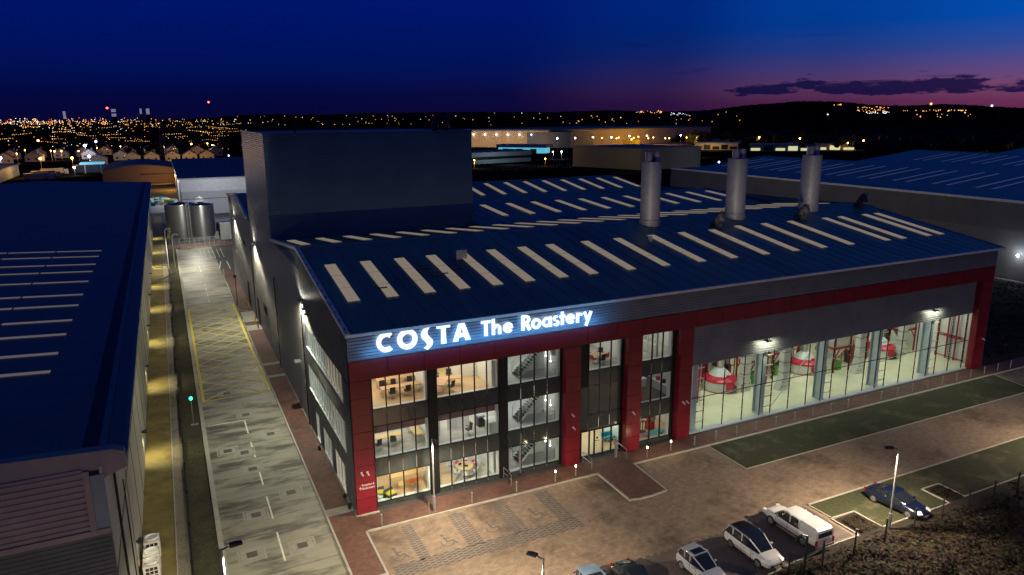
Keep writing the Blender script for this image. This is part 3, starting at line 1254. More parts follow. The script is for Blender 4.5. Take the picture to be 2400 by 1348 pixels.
fin(13.05, 19.1, Y0, 9, 4.10, 'tile_grey')
fin(19.3, 32.2, Y0, 9, 4.10, 'dark_paver')
fin(.26, 9.0, Y0, 9, .15, 'wood_floor')
fin(13.05, 19.1, Y0, 9, .15, 'tile_grey')
fin(19.3, 32.2, Y0, 9, .15, 'wood_floor')
cb = MB()
cb.box(.25, 32.3, Y0, 18.6, 11.4, 11.6)
cb.build('ceiling', 'interior_white', BLD)
pw = MB()
for z0, z1 in ((.16, 3.6), (4.12, 7.75), (8.27, 11.35)):
    for x in (12.9, 19.2, 25.6):
        pw.box(x, x+.12, Y0, 9, z0, z1)
    pw.box(32.2, 32.32, Y0, 18.6, z0, z1)
    pw.box(.26, 32.2, 9, 9.15, z0, z1)
    pw.box(.26, 32.2, 18.6, 18.75, z0, z1)
    pw.box(12.6, 12.75, 9.2, 18.6, z0, z1)
for z0, z1 in ((4.12, 7.75), (8.27, 11.35)):
    pw.box(6.62, 6.74, Y0, 9, z0, z1)
pw.box(6.62, 6.74, Y0, 9, .16, 3.6)
pw.build('partition_wall', 'interior_white', BLD)
plum = MB()
plum.box(.3, 6.6, 1.35, 1.42, 6.05, 7.74)
plum.box(6.8, 12.88, 1.35, 1.42, 6.05, 7.74)
plum.build('bulkhead', 'interior_plum', BLD)

# white cupboards in the upper office
cu = MB()
cu.box(12.1, 12.88, 1.2, 4.45, 8.26, 10.6)
cu.box(10.6, 12.05, 4.45, 5.0, 8.26, 10.9)
cu.box(10.3, 10.6, 4.5, 8.9, 8.26, 11.2)
co_ = tag(cu.build('cupboard', 'interior_white'), 'tall white built-in cupboards round the corner of the upper office', 'cupboard')

# staircases, one per storey
def staircase(z0):
    s = MB()
    n = 15
    y0, y1 = 2.1, 3.3
    for i in range(n):
        x = 15.0+i*.21
        s.box(x, x+.26, y0, y1, z0+.15+i*.205, z0+.20+i*.205)
    o = s.build('staircase', 'frame_dark', BLD)
    st = MB()
    for y in (y0-.06, y1+.02):
        st.add([(14.95, y, z0+.0), (18.2, y, z0+3.18), (18.2, y, z0+2.85), (14.95, y, z0-.0+-.0), (14.95, y+.05, z0), (18.2, y+.05, z0+3.18), (18.2, y+.05, z0+2.85), (15.25, y+.05, z0)], [(0, 1, 2, 3), (4, 7, 6, 5), (0, 4, 5, 1), (3, 2, 6, 7)])
    st.build('stringer', 'machine_white', o)
    rl = MB()
    for y in (y0-.03, y1+.05):
        for h in (1.0, .75, .5):
            rl.bar((15.0, y, z0+.1+h), (18.2, y, z0+3.2+h), .022 if h < 1 else .035)
        for k in range(5):
            x = 15.0+k*.8
            rl.bar((x, y, z0+.1+k*.78), (x, y, z0+1.1+k*.78), .025)
    for h in (1.1, .8, .5):
        rl.bar((13.4, 4.4, z0+h), (14.9, 4.4, z0+h), .025)
        rl.bar((13.4, 1.9, z0+h), (13.4, 4.4, z0+h), .02)
        rl.bar((16.2, 1.5, z0+h), (18.3, 1.5, z0+h), .02)
    for x, y in ((13.4, 4.4), (14.2, 4.4), (14.9, 4.4), (13.4, 1.9), (16.2, 1.5), (17.2, 1.5), (18.3, 1.5)):
        rl.bar((x, y, z0), (x, y, z0+1.1), .028)
    rl.build('handrail', 'bright_steel', o)
    lw = MB()
    lw.add([(18.2, 3.4, z0), (15.3, 3.4, z0), (18.2, 3.4, z0+2.9), (18.2, 3.55, z0), (15.3, 3.55, z0), (18.2, 3.55, z0+2.9)], [(0, 1, 2), (3, 5, 4), (1, 4, 5, 2)])
    lw.build('side_panel', 'interior_white', o)


for z0 in (.15, 4.10, 8.25):
    staircase(z0)
for z0, fl_ in ((.15, 'ground'), (4.10, 'middle'), (8.25, 'top')):
    for (x, y, z), wh in zip(((17.75, 2.2, 1.6), (18.35, 2.4, .95)), ('upper', 'lower')):
        gl = MB()
        gl.ico((x, y, z0+z), .09)
        gl.cyl((x, y, z0+z+.08), (x, y, z0+z+.5), .012, n=6)
        tag(gl.build('globe_light', 'lamp_glow_white'), 'small glowing globe light, %s of the two beside the %s floor stairs' % (wh, fl_), 'globe light', 'globe lights beside the stairs')
hx = MB()
hx.cyl((18.55, 2.3, 10.4), (18.62, 2.3, 10.4), .75, n=6)
tag(hx.build('wall_plaque', 'interior_plum'), 'dark red octagonal panel on the wall of the top stair landing', 'wall panel')

# ---- furniture
def p_office_chair(m='chair_black'):
    t = thing('office_chair', '', 'chair', local=True)
    a = MB()
    a.obox((0, 0, .47), (.48, .46, .07))
    a.build('seat', m, t)
    b = MB()
    b.obox((0, -.25, .78), (.44, .05, .50), tilt=.15)
    for s_ in (-1, 1):
        b.bar((s_*.26, -.15, .5), (s_*.26, -.12, .68), .02)
        b.obox((s_*.26, .0, .68), (.05, .26, .03))
    b.build('backrest', m, t)
    c = MB()
    c.cyl((0, 0, .1), (0, 0, .44), .03, n=8)
    for k in range(5):
        t_ = 2*PI*k/5
        c.bar((0, 0, .12), (.29*math.cos(t_), .29*math.sin(t_), .06), .022)
        c.ico((.29*math.cos(t_), .29*math.sin(t_), .035), .035)
    c.build('base', 'bright_steel', t)
    return t


def p_shell_chair(shell='chair_white', pad='seat_red'):
    t = thing('shell_chair', '', 'chair', local=True)
    a = MB()
    a.obox((0, 0, .45), (.46, .44, .03))
    a.obox((0, -.24, .66), (.46, .03, .40), tilt=.2)
    for s_ in (-1, 1):
        a.obox((s_*.23, -.05, .56), (.03, .32, .2))
    a.build('seat_shell', shell, t)
    b = MB()
    b.obox((0, .01, .48), (.38, .36, .035))
    b.build('seat_pad', pad, t)
    for sx in (-1, 1):
        for sy in (-1, 1):
            c = MB()
            c.cyl((sx*.15, sy*.15, .44), (sx*.23, sy*.22, .0), .016, .012, 6)
            c.build('leg', 'bright_steel', t)
    return t


def p_table(l, w, h=.74, top='desk_wood', name='table'):
    def mk():
        t = thing(name, '', 'table', local=True)
        a = MB()
        a.obox((0, 0, h-.02), (l, w, .045))
        a.build('table_top', top, t)
        for sx in (-1, 1):
            c = MB()
            c.bar((sx*(l/2-.12), -w*.36, h-.05), (sx*(l/2-.12), -w*.42, .03), .025)
            c.bar((sx*(l/2-.12), w*.36, h-.05), (sx*(l/2-.12), w*.42, .03), .025)
            c.bar((sx*(l/2-.12), -w*.4, .06), (sx*(l/2-.12), w*.4, .06), .02)
            c.build('leg_frame', 'bright_steel', t)
        return t
    return mk


def p_round(r, top, h=.74):
    def mk():
        t = thing('round_table', '', 'table', local=True)
        a = MB()
        a.lathe((0, 0, h-.04), [(r-.02, 0), (r, .01), (r, .035), (r-.01, .045)], 28)
        a.build('table_top', top, t)
        b = MB()
        b.cyl((0, 0, .02), (0, 0, h-.04), .07, n=10)
        b.lathe((0, 0, 0), [(.42, 0), (.40, .03), (.1, .05)], 20)
        b.build('pedestal', 'bright_steel', t)
        return t
    return mk


oc, sc = Proto(p_office_chair), Proto(p_shell_chair)
Z1, Z2, Z3 = .15, 4.10, 8.25
lt = Proto(p_table(3.3, .85))
lt.put((4.8, 3.2, Z3), R(1), 'long brown training table nearest the window of the top left room', 'training tables')
lt.put((5.0, 5.2, Z3), R(1), 'long brown training table second from the window in the top left room', 'training tables')
lt.put((5.2, 7.2, Z3), R(1), 'long brown training table at the back of the top left room', 'training tables')
for i, (x, y, rz, d) in enumerate([(3.9, 2.55, 0, 'left end, window side, of the nearest training table'), (5.2, 2.55, 0, 'right half, window side, of the nearest training table'),
                                   (3.55, 3.95, PI, 'left end, far side, of the nearest training table'), (4.5, 3.95, PI, 'middle, far side, of the nearest training table'), (5.9, 3.95, PI, 'right end, far side, of the nearest training table'),
                                   (4.2, 5.9, PI, 'left half, far side, of the second training table'), (6.1, 5.9, PI, 'right end, far side, of the second training table')]):
    oc.put((x, y, Z3), rz, 'dark office chair at the ' + d, 'chairs at the training tables')
dk3 = Proto(p_table(2.0, .8, name='desk'))
dk3.put((8.2, 2.6, Z3), R(55), 'brown desk angled beside the left window edge of the upper office', 'desks of the upper office')
dk3.put((9.2, 3.1, Z3), R(-15), 'brown desk wing with black chair in the upper office', 'desks of the upper office')
oc.put((8.4, 4.6, Z3), PI, 'black office chair behind the angled desk of the upper office', 'chairs of the upper office')
oc.put((8.7, 1.85, Z3), R(30), 'black office chair on the window side of the upper office desk', 'chairs of the upper office')
oc.put((9.4, 4.2, Z3), R(160), 'black office chair turned away on the far side of the desk wing', 'chairs of the upper office')
od = Proto(p_table(2.4, .8, .74, 'oak', 'desk'))
od.put((3.6, 3.2, Z2), 0, 'long light oak desk on the left of the middle floor office', 'oak desks')
od.put((6.0, 3.4, Z2), R(90), 'short oak desk end at the right of the middle floor office', 'oak desks')
oc.put((2.5, 2.4, Z2), R(20), 'grey office chair at far left of the middle floor', 'chairs of the middle floor')
oc.put((3.85, 2.6, Z2), R(-20), 'grey office chair with high back in front of the oak desk', 'chairs of the middle floor')
oc.put((6.0, 4.3, Z2), PI, 'dark office chair tucked behind the right oak desk', 'chairs of the middle floor')
oc.put((10.2, 1.9, Z2), R(100), 'black cantilever chair alone on grey carpet beside white partition', 'chairs of the middle floor')
b = MB()
b.box(8.9, 10.9, 3.5, 3.6, Z2, Z2+1.1)
tag(b.build('screen_partition', 'interior_white'), 'low white screen standing on the middle floor carpet', 'partition')
b = MB()
b.box(7.1, 8.0, 2.8, 3.2, Z2, Z2+1.4)
tag(b.build('cabinet', 'interior_white'), 'white cabinet at left window edge of middle floor office', 'cabinet')
t = thing('reception_counter', 'white counter with drawers by the stairs on the middle floor', 'counter', (12.3, 1.6, Z2))
b = MB()
b.box(11.75, 12.86, 1.0, 2.3, Z2+1.0, Z2+1.06)
b.build('worktop', 'interior_white', t)
b = MB()
b.box(11.85, 12.8, 1.1, 2.2, Z2, Z2+1.0)
for k in range(3):
    b.box(11.82, 11.85, 1.15+k*.35, 1.45+k*.35, Z2+.1, Z2+.95)
b.build('drawer_unit', 'machine_white', t)
t = thing('photocopier', 'grey photocopier standing behind the white counter', 'copier', (11.8, 3.0, Z2))
b = MB()
b.box(11.5, 12.1, 2.75, 3.35, Z2+.02, Z2+.85)
b.build('body', 'lamp_black', t)
b = MB()
b.box(11.52, 12.08, 2.78, 3.3, Z2+.87, Z2+1.05)
b.box(12.1, 12.3, 2.85, 3.2, Z2+.6, Z2+.64)
b.build('lid', 'steel_grey', t)
# ground floor left: long high table with coloured chairs, sofas
ht = Proto(p_table(3.4, .8, .95, 'oak', 'long_table'))
ht.put((5.2, 3.2, Z1), 0, 'long oak bar table in ground floor left room')
for i, (x, pad, d) in enumerate([(4.2, 'sofa_yellow', 'pale wooden'), (5.0, 'seat_orange', 'left orange'), (5.65, 'seat_orange', 'right orange')]):
    c = p_shell_chair('oak' if i == 0 else 'seat_orange', pad)
    c.location = (x, 2.5, Z1)
    tag(c, d+' chair at the long oak bar table', None, 'chairs at the oak bar table')
for i, (x, y, rz, d) in enumerate([(2.35, 2.0, 0, 'back'), (3.1, 1.5, R(20), 'front')]):
    t = thing('sofa', d+' dark sofa block with yellow seat by the ground floor window', 'sofa', (x, y, Z1), rz=rz, local=True, group='yellow seated sofas')
    b = MB()
    b.obox((0, 0, .2), (.85, .7, .4))
    b.obox((0, .32, .5), (.85, .12, .4))
    b.build('frame', 'sofa_dark', t)
    b = MB()
    b.obox((0, -.03, .45), (.75, .55, .1))
    b.build('cushion', 'sofa_yellow', t)
lo = MB()
lo.cyl((2.2, 1.4, Z1), (2.2, 1.4, Z1+.4), .25, n=14)
tag(lo.build('stool', 'steel_grey'), 'small round pale stool by the two yellow sofas', 'stool')
rt = Proto(p_round(.78, 'oak'))
rt.put((10.05, 2.65, Z1), 0, 'round oak meeting table with laptops in ground floor meeting room')
for i, (x, y) in enumerate([(9.0, 3.3), (9.25, 2.35), (9.75, 1.65), (10.75, 1.95), (11.25, 2.9), (11.3, 3.5), (10.6, 3.9), (9.8, 3.95)]):
    rz = math.atan2(2.65-y, 10.05-x)-PI/2
    sc.put((x, y, Z1), rz, 'white and red chair at the round oak table, %s clockwise from far left' % ORD[i], 'chairs round the oak table')
for i, (x, y, rz) in enumerate([(9.75, 2.75, .3), (10.15, 2.45, 2.6), (10.3, 2.95, 1.4)]):
    t = thing('laptop', 'open dark laptop on the round oak table, ' + ('left one', 'one nearest the window', 'right one')[i], 'laptop', (x, y, Z1+.745), rz=rz, local=True, group='laptops on the round table')
    b = MB()
    b.obox((0, 0, .012), (.32, .22, .018))
    b.build('keyboard', 'steel_grey', t)
    b = MB()
    b.obox((0, .13, .11), (.32, .015, .21), tilt=-.25)
    b.build('screen', 'lamp_black', t)
b = MB()
b.box(12.2, 12.26, 1.2, 5.0, Z1, Z1+2.3)
for k in range(4):
    b.box(12.16, 12.3, 1.2+k*1.26, 1.26+k*1.26, Z1, Z1+2.35)
tag(b.build('glass_screen', 'white_frame'), 'white framed screen along the right side of the round table room', 'partition')
# bay C and D
r3 = Proto(p_round(.58, 'desk_wood'))
r3.put((23.5, 2.7, Z3), 0, 'small round brown table on top floor above the entrance')
for i, (x, y) in enumerate([(22.8, 2.4), (23.45, 1.95), (24.2, 2.5), (22.95, 3.35), (24.1, 3.35)]):
    rz = math.atan2(2.7-y, 23.5-x)-PI/2
    if i in (0, 2):
        c = p_shell_chair('seat_red', 'seat_red') if i == 0 else dup(redc, (0, 0, 0))
        if i == 0:
            redc = c
        c.location = (x, y, Z3)
        c.rotation_euler = (0, 0, rz)
        tag(c, ('left' if i == 0 else 'right')+' red chair at the small round table above the entrance', 'chair', 'chairs at the small round table')
    else:
        oc.put((x, y, Z3), rz, 'black chair at the small round table above the entrance, ' + {1: 'nearest the window', 3: 'back left', 4: 'back right'}[i], 'chairs at the small round table')
b = MB()
b.box(24.9, 25.2, 1.1, 1.6, Z3, Z3+1.6)
b.box(22.0, 25.4, 8.6, 8.9, Z3, Z3+2.2)
tag(b.build('cabinet', 'machine_white'), 'white cabinets at the back and side of the room above the entrance', 'cabinet')
b = MB()
b.box(29.2, 29.3, 1.5, 8.8, Z3+.02, Z3+1.0)
for k in range(6):
    b.box(29.16, 29.34, 1.5+k*1.4, 1.6+k*1.4, Z3+.02, Z3+2.6)
tag(b.build('glass_screen', 'white_frame'), 'white framed glazed screen crossing the top floor room beside the hall', 'partition')
t = thing('bar_table', 'narrow brown table at left edge of the top right office window', 'table', (27.3, 3.2, Z3))
b = MB()
b.box(26.9, 27.8, 2.9, 3.6, Z3+.95, Z3+1.0)
b.build('table_top', 'desk_wood', t)
b = MB()
b.cyl((27.35, 3.25, Z3+.02), (27.35, 3.25, Z3+.95), .05, n=8)
b.build('pedestal', 'bright_steel', t)
oc.put((27.3, 2.3, Z3), 0, 'black chair beside the narrow brown table on the top floor', 'chairs of the top right office')
# laboratory benches on middle floor of bay D, kitchen with teal bench on ground floor
for i, (x0, x1, y0, y1) in enumerate([(28.2, 30.2, 4.2, 4.8), (30.6, 31.2, 1.2, 4.0)]):
    t = thing('work_bench', ('back', 'right hand')[i]+' white bench with small machines on the middle floor beside the hall', 'bench', (x0, y0, Z2), group='laboratory benches')
    b = MB()
    b.box(x0, x1, y0, y1, Z2+.85, Z2+.9)
    b.build('worktop', 'interior_white', t)
    b = MB()
    b.box(x0+.05, x1-.05, y0+.05, y1-.05, Z2+.03, Z2+.85)
    b.build('cupboard', 'steel_grey', t)
for i in range(6):
    b = MB()
    x, y = (28.4+i*.55, 4.5) if i < 3 else (30.9, 1.6+(i-3)*.9)
    b.box(x-.15, x+.15, y-.15, y+.15, Z2+.9, Z2+1.25)
    b.box(x-.1, x+.1, y-.2, y-.15, Z2+1.0, Z2+1.3)
    tag(b.build('coffee_machine', ['bright_steel', 'lamp_black', 'machine_red'][i % 3]), 'small tabletop machine on the white benches of the middle floor, %s from the left' % ORD[i], 'machine', 'tabletop machines')
b = MB()
b.box(27.0, 27.9, 1.7, 2.4, Z2+.03, Z2+.75)
b.box(27.0, 27.15, 1.7, 2.4, Z2+.75, Z2+1.0)
tag(b.build('armchair', 'seat_red'), 'red armchair in the middle floor room beside the hall', 'armchair')
t = thing('bench_seat', 'long teal and red bench in ground floor window next to the hall', 'bench', (28.9, 1.4, Z1))
for x0, x1, m, y in ((27.1, 28.6, 'interior_plum', 1.2), (28.65, 30.3, 'teal', 1.25)):
    b = MB()
    b.box(x0, x1, y, y+.5, Z1+.35, Z1+.48)
    b.build('seat_pad', m, t)
b = MB()
for x in (27.2, 28.5, 30.1):
    b.box(x, x+.06, 1.3, 1.65, Z1, Z1+.35)
b.build('leg_frame', 'lamp_black', t)
t = thing('coffee_roaster', 'small red sample roaster in ground floor window next to the hall', 'roaster', (30.0, 3.0, Z1))
b = MB()
b.box(29.6, 30.3, 2.8, 3.4, Z1, Z1+.8)
b.cyl((29.95, 2.7, Z1+1.15), (29.95, 3.5, Z1+1.15), .34, n=16)
b.build('body', 'machine_red', t)
b = MB()
b.cyl((29.95, 2.68, Z1+1.15), (29.95, 2.62, Z1+1.15), .25, n=16)
b.tube([(30.0, 3.2, Z1+1.4), (30.0, 3.2, Z1+2.6)], .09)
b.build('drum_door', 'bright_steel', t)
b = MB()
b.box(28.4, 29.1, 2.6, 3.1, Z1, Z1+.06)
for x, y in ((28.45, 2.65), (29.05, 2.65), (28.45, 3.05), (29.05, 3.05)):
    b.box(x-.03, x+.03, y-.03, y+.03, Z1, Z1+1.1)
b.box(28.4, 29.1, 2.6, 3.1, Z1+1.08, Z1+1.12)
tag(b.build('trolley', 'lamp_black'), 'black metal trolley frame beside the small red roaster', 'trolley')
t = thing('lounge_seat', 'teal lounge bench just inside the glass entrance doors', 'bench', (25.0, 2.6, Z1))
b = MB()
b.box(24.2, 25.4, 2.4, 3.0, Z1+.3, Z1+.45)
b.box(24.2, 25.4, 2.9, 3.05, Z1+.45, Z1+.8)
b.build('seat_pad', 'teal', t)
b = MB()
b.box(24.4, 24.5, 2.5, 2.9, Z1, Z1+.3)
b.box(25.1, 25.2, 2.5, 2.9, Z1, Z1+.3)
b.build('leg_frame', 'lamp_black', t)

# room lamps (fittings in the ceilings)
WARM, NEUT, COOL = (1, .86, .66), (1, .95, .86), (.93, 1, .92)
for x0, x1, z, pw_, col in [(.3, 6.6, 11.3, 270, WARM), (6.8, 12.8, 11.3, 300, WARM), (13.1, 19.1, 11.3, 150, NEUT), (19.4, 25.5, 11.3, 110, NEUT), (25.8, 32.1, 11.3, 110, NEUT),
                            (.3, 6.6, 7.5, 200, NEUT), (6.8, 12.8, 7.5, 210, NEUT), (13.1, 19.1, 7.5, 190, NEUT), (25.8, 32.1, 7.5, 50, NEUT),
                            (.3, 6.5, 3.45, 200, WARM), (6.8, 12.8, 3.45, 150, NEUT), (13.1, 19.1, 3.45, 110, NEUT), (19.4, 25.5, 3.45, 230, COOL), (25.8, 32.1, 3.45, 100, NEUT)]:
    light('room_light', 'AREA', ((x0+x1)/2, 4.6, z), pw_, col, x1-x0-1, 5.5)
for z, pw_ in ((11.3, 150), (7.5, 150), (3.45, 110)):
    light('room_light', 'AREA', (4, 13.6, z), pw_*3, (.96, 1, .86), 6, 8)

# ================================================================ ROASTING HALL
HF = .12
b = MB()
b.box(32.35, XR-.2, YG+.3, 26, -.02, HF)
b.build('hall_floor', 'resin_floor', BLD)
b = MB()
b.box(32.35, XR-.1, 24, 24.2, HF, 14)
b.box(XR-.3, XR-.1, YG+.3, 24, HF, 14)
b.build('hall_wall', 'interior_white', BLD)
b = MB()
b.box(32.3, 75.1, YG-.25, YG+.3, -.02, .14)
b.build('sill', 'steel_grey', BLD)
F = MB()
ribs(F, 'y', YG-.05, 32.28, 75.05, 6.97, 11.1, .25, .05)
F.build('hall_cladding', 'fascia', BLD)
F = MB()
F.box(32.3, 75.0, YG+.0, YG+.25, 7.0, 14.0)
F.build('inner_wall', 'frame_dark', BLD)
cols = [33.6, 42.45, 51.1, 59.6, 68.3]
gm_ = []
for c in cols:
    gm_ += [c+.95, c+3.4, c+5.95]
mu = MB()
for x in gm_+[c-.55 for c in cols[1:]]:
    mu.box(x-.035, x+.035, YG-.06, YG+.02, .14, 6.97)
for z in (3.55,):
    mu.box(32.3, 75.0, YG-.05, YG+.01, z-.03, z+.03)
wo = mu.build('window', 'frame_dark', BLD)
xs = [32.35]+sorted(gm_)+[75.0]
g_ = MB()
g_.box(32.35, 75.0, YG-.012, YG, .14, 6.95)
g_.build('pane', 'window_glass', wo)
fx = MB()
for x in gm_:
    for z in (1.3, 2.5, 4.8, 6.0):
        fx.box(x-.07, x+.07, YG-.09, YG-.06, z-.03, z+.03)
fx.build('glazing_clip', 'bright_steel', wo)
for c in cols:
    p = MB()
    p.box(c-.30, c+.30, 1.05, 1.11, HF, 11)
    p.box(c-.30, c+.30, 1.99, 2.05, HF, 11)
    p.box(c-.03, c+.03, 1.11, 1.99, HF, 11)
    p.box(c-.42, c+.42, .98, 2.12, HF, HF+.05)
    o = p.build('steel_column', 'steel_grey', BLD)
    q = MB()
    for k in range(6):
        z = .9+k*1.12
        q.box(c+.18, c+.95, .84, .92, z, z+.09)
        q.box(c+.18, c+.30, .92, 1.05, z, z+.09)
    q.build('glazing_bracket', 'machine_white', o)
br = MB()
br.bar((44.0, 1.5, .2), (50.9, 1.5, 7.2), .045)
br.bar((52.5, 2.2, 7.0), (59.0, 2.2, 8.0), .045)
br.build('brace_rod', 'machine_white', BLD)


def p_roaster():
    t = thing('coffee_roaster', '', 'roaster', local=True)
    a = MB()
    a.lathe((0, 0, 0), [(1.78, 0), (1.85, .03), (1.85, 1.15)], 36)
    a.build('cooling_drum', 'machine_white', t, smooth=True)
    a = MB()
    a.lathe((0, 0, 0), [(1.90, 1.12), (1.90, 1.30), (1.75, 1.42), (1.15, 1.72), (1.1, 1.72)], 36)
    a.lathe((0, 0, 0), [(1.88, .0), (1.90, .06), (1.86, .09)], 36)
    a.build('drum_ring', 'machine_red', t, smooth=True)
    a = MB()
    a.lathe((0, 0, 0), [(1.22, 1.70), (1.18, 1.78), (.42, 2.45), (.40, 2.45)], 28)
    for k in range(14):
        q = 2*PI*k/14
        a.bar((1.15*math.cos(q), 1.15*math.sin(q), 1.80), (.43*math.cos(q), .43*math.sin(q), 2.46), .018)
    a.build('cone', 'machine_white', t, smooth=True)
    a = MB()
    a.cyl((0, 0, 2.4), (0, 0, 4.4), .38, n=18)
    a.cyl((0, 0, 3.3), (0, 0, 3.4), .43, n=18)
    a.tube([(0, 0, 4.3), (.2, .6, 4.9), (.2, 2.2, 5.0)], .30, 12)
    a.build('duct', 'bright_steel', t, smooth=True)
    a = MB()
    a.obox((-.1, -1.75, .78), (1.0, .55, .62))
    a.obox((.1, -1.15, 1.75), (.42, .3, .18))
    a.build('hatch', 'machine_red', t)
    a = MB()
    a.cyl((-.6, -2.1, .42), (.5, -2.1, .42), .09, n=10)
    a.obox((.75, -2.0, .45), (.45, .5, .85))
    a.cyl((.8, -2.3, .2), (.8, -1.9, .2), .2, n=12)
    a.cyl((-1.0, 2.0, 3.4), (-.1, 2.0, 3.4), .9, n=20)
    a.cyl((-1.9, 1.6, 1.2), (-1.9, 1.6, 4.6), .28, n=12)
    a.build('discharge_unit', 'bright_steel', t, smooth=True)
    a = MB()
    a.cyl((1.3, -2.2, .0), (1.3, -2.2, .95), .07, n=8)
    a.box(-1.1, .3, 2.3, 4.2, .0, 4.6)
    a.box(-2.4, -2.2, .9, 1.1, 0, 6)
    a.box(1.2, 1.4, 2.0, 2.2, 0, 6)
    a.build('support_frame', 'red_steel', t)
    return t


ro = Proto(p_roaster)
for (x, y), d in zip(((43.1+.5, 8.7), (56.6, 8.7), (69.7, 8.6)), ('left of the second steel column', 'left of the third steel column', 'between the two right hand steel columns')):
    ro.put((x, y, HF), 0, 'big white drum roaster with red ring, '+d, 'coffee roasters in the hall')


def p_elevator():
    t = thing('bucket_elevator', '', 'elevator', local=True)
    a = MB()
    a.obox((0, 0, 4.2), (.95, .7, 6.2))
    a.build('shaft', 'machine_white', t)
    a = MB()
    a.prism_y([(-1.0, 0), (.55, 0), (.55, 1.3), (-.35, 1.75)], -.42, .42)
    a.build('boot', 'machine_white', t)
    a = MB()
    for z in (2.0, 3.2, 4.4, 5.6):
        a.obox((0, 0, z), (1.01, .76, .05))
    for x, z in ((-.5, .4), (-.1, .4), (.3, .9), (-.3, .95)):
        a.obox((x, -.43, z), (.16, .03, .12))
    a.build('flange', 'lamp_black', t)
    return t


be = Proto(p_elevator)
for (x, y), d in zip(((45.6, 6.9), (49.9, 5.4), (61.9, 5.3), (72.3, 7.4)), ('just right of the leftmost roaster', 'between the leftmost and the middle roaster', 'between the middle and the far roaster', 'right of the far roaster')):
    be.put((x, y, HF), 0, 'tall white conveyor shaft '+d, 'conveyor shafts in the hall')


def p_hopper():
    t = thing('hopper_frame', '', 'hopper', local=True)
    a = MB()
    for sx in (-1.3, 1.3):
        for sy in (-1, 1):
            a.obox((sx, sy, 2.6), (.16, .16, 5.2))
            a.bar((sx, sy, 1.7), (sx*.35, sy, 2.9), .07)
    for z in (3.0, 4.5):
        a.obox((0, -1, z), (2.9, .14, .22))
        a.obox((0, 1, z), (2.9, .14, .22))
        a.obox((-1.3, 0, z), (.14, 2, .22))
        a.obox((1.3, 0, z), (.14, 2, .22))
    a.bar((-1.3, -1.05, 5.2), (1.3, -1.05, 5.2), .04)
    a.build('support_frame', 'red_steel', t)
    a = MB()
    a.loft([[(x*s, y*s, z) for x, y in ((-1.1, -.85), (1.1, -.85), (1.1, .85), (-1.1, .85))] for s, z in ((.18, 1.5), (1, 3.0), (1, 4.4))])
    a.build('hopper', 'machine_white', t)
    a = MB()
    a.obox((.2, -.2, .55), (.9, .7, 1.0))
    a.cyl((0, 0, 1.0), (0, 0, 1.6), .2, n=10)
    a.build('weigher', 'green_leaf', t)
    return t


hp = Proto(p_hopper)
for (x, y), d in zip(((47.9, 8.3), (60.3, 7.4), (74.0, 8.8)), ('left of the second conveyor shaft', 'between the third and fourth steel columns', 'behind the rightmost steel column')):
    hp.put((x, y, HF), 0, 'white hopper in a braced red steel frame '+d, 'hoppers in red frames')


def p_pipe():
    t = thing('overhead_pipe', '', 'pipe', local=True)
    a = MB()
    a.tube([(-3.2, 0, 0), (-.4, 0, 0), (.3, .25, 0), (.7, .8, 0), (.8, 2, 0)], .20, 12)
    a.build('pipe', 'machine_white', t, smooth=True)
    a = MB()
    for x in (-2.6, -1.2):
        a.cyl((x, 0, 0), (x+.06, 0, 0), .26, n=12)
    a.bar((-2.6, 0, .2), (-2.6, 0, 2), .03)
    a.build('collar', 'bright_steel', t)
    return t


pp = Proto(p_pipe)
for (x, y, z), d in zip(((44.9, 3.9, 5.6), (49.2, 3.6, 5.7), (58.9, 4.0, 5.8), (70.4, 4.0, 5.9), (74.6, 3.4, 6.0)), ('left of the second steel column', 'right of the second steel column', 'between the third and fourth steel columns', 'left of the rightmost steel column', 'right of the rightmost steel column')):
    pp.put((x, y, z), 0, 'thick pale bent pipe under the roof '+d, 'overhead pipes in the hall')
# red pipework stand at the left and racks at the right end
t = thing('pipe_stand', 'tall red pipework stand at the left end of the glass hall', 'pipework', (37.9, 5.9, HF))
b = MB()
for x, y in ((37.4, 5.6), (37.75, 6.0), (38.6, 6.4)):
    b.cyl((x, y, HF), (x, y, 6.4), .10, n=10)
for z in (1.6, 3.4, 5.2):
    b.bar((37.3, 5.6, z), (38.7, 6.4, z), .06)
b.build('post', 'machine_red', t)
b = MB()
b.tube([(38.1, 5.5, HF), (38.1, 5.5, 6.2), (38.5, 5.9, 6.4)], .05, 8)
b.build('pipe', 'bright_steel', t)
t = thing('racking', 'red upright racking in front of the white end wall of the hall', 'racking', (76.2, 3, HF))
for x, y in ((76.2, 1.9), (76.2, 3.0), (76.2, 4.1), (76.2, 5.4)):
    b = MB()
    b.box(x-.07, x+.07, y-.07, y+.07, HF, 8)
    b.build('upright', 'red_steel', t)
b = MB()
for z in (3.0, 3.2, .35):
    b.box(76.14, 76.26, 1.9, 5.4, z, z+.08)
b.box(75.5, 76.2, 2.4, 4.6, 3.12, 3.2)
b.build('beam', 'red_steel', t)
t = thing('ladder', 'dark caged ladder leaning on the red racking at the hall end', 'ladder', (76.0, 3.6, HF))
b = MB()
for y in (3.35, 3.75):
    b.bar((76.05, y, HF), (76.05, y, 7.6), .03)
b.build('rail', 'lamp_black', t)
b = MB()
for k in range(24):
    b.bar((76.05, 3.35, .5+k*.3), (76.05, 3.75, .5+k*.3), .018)
b.build('rungs', 'lamp_black', t)
b = MB()
for x, y, s_ in ((68.9+3.5, 11.5, 1.0), (62.6, 9.0, .7)):
    pass
t = thing('plant_machine', 'bright green machine guard beside the far roaster', 'machine', (73.2, 10.5, HF))
b = MB()
b.box(72.6, 73.6, 10, 11, HF, 2.6)
b.build('guard', 'green_leaf', t)
b = MB()
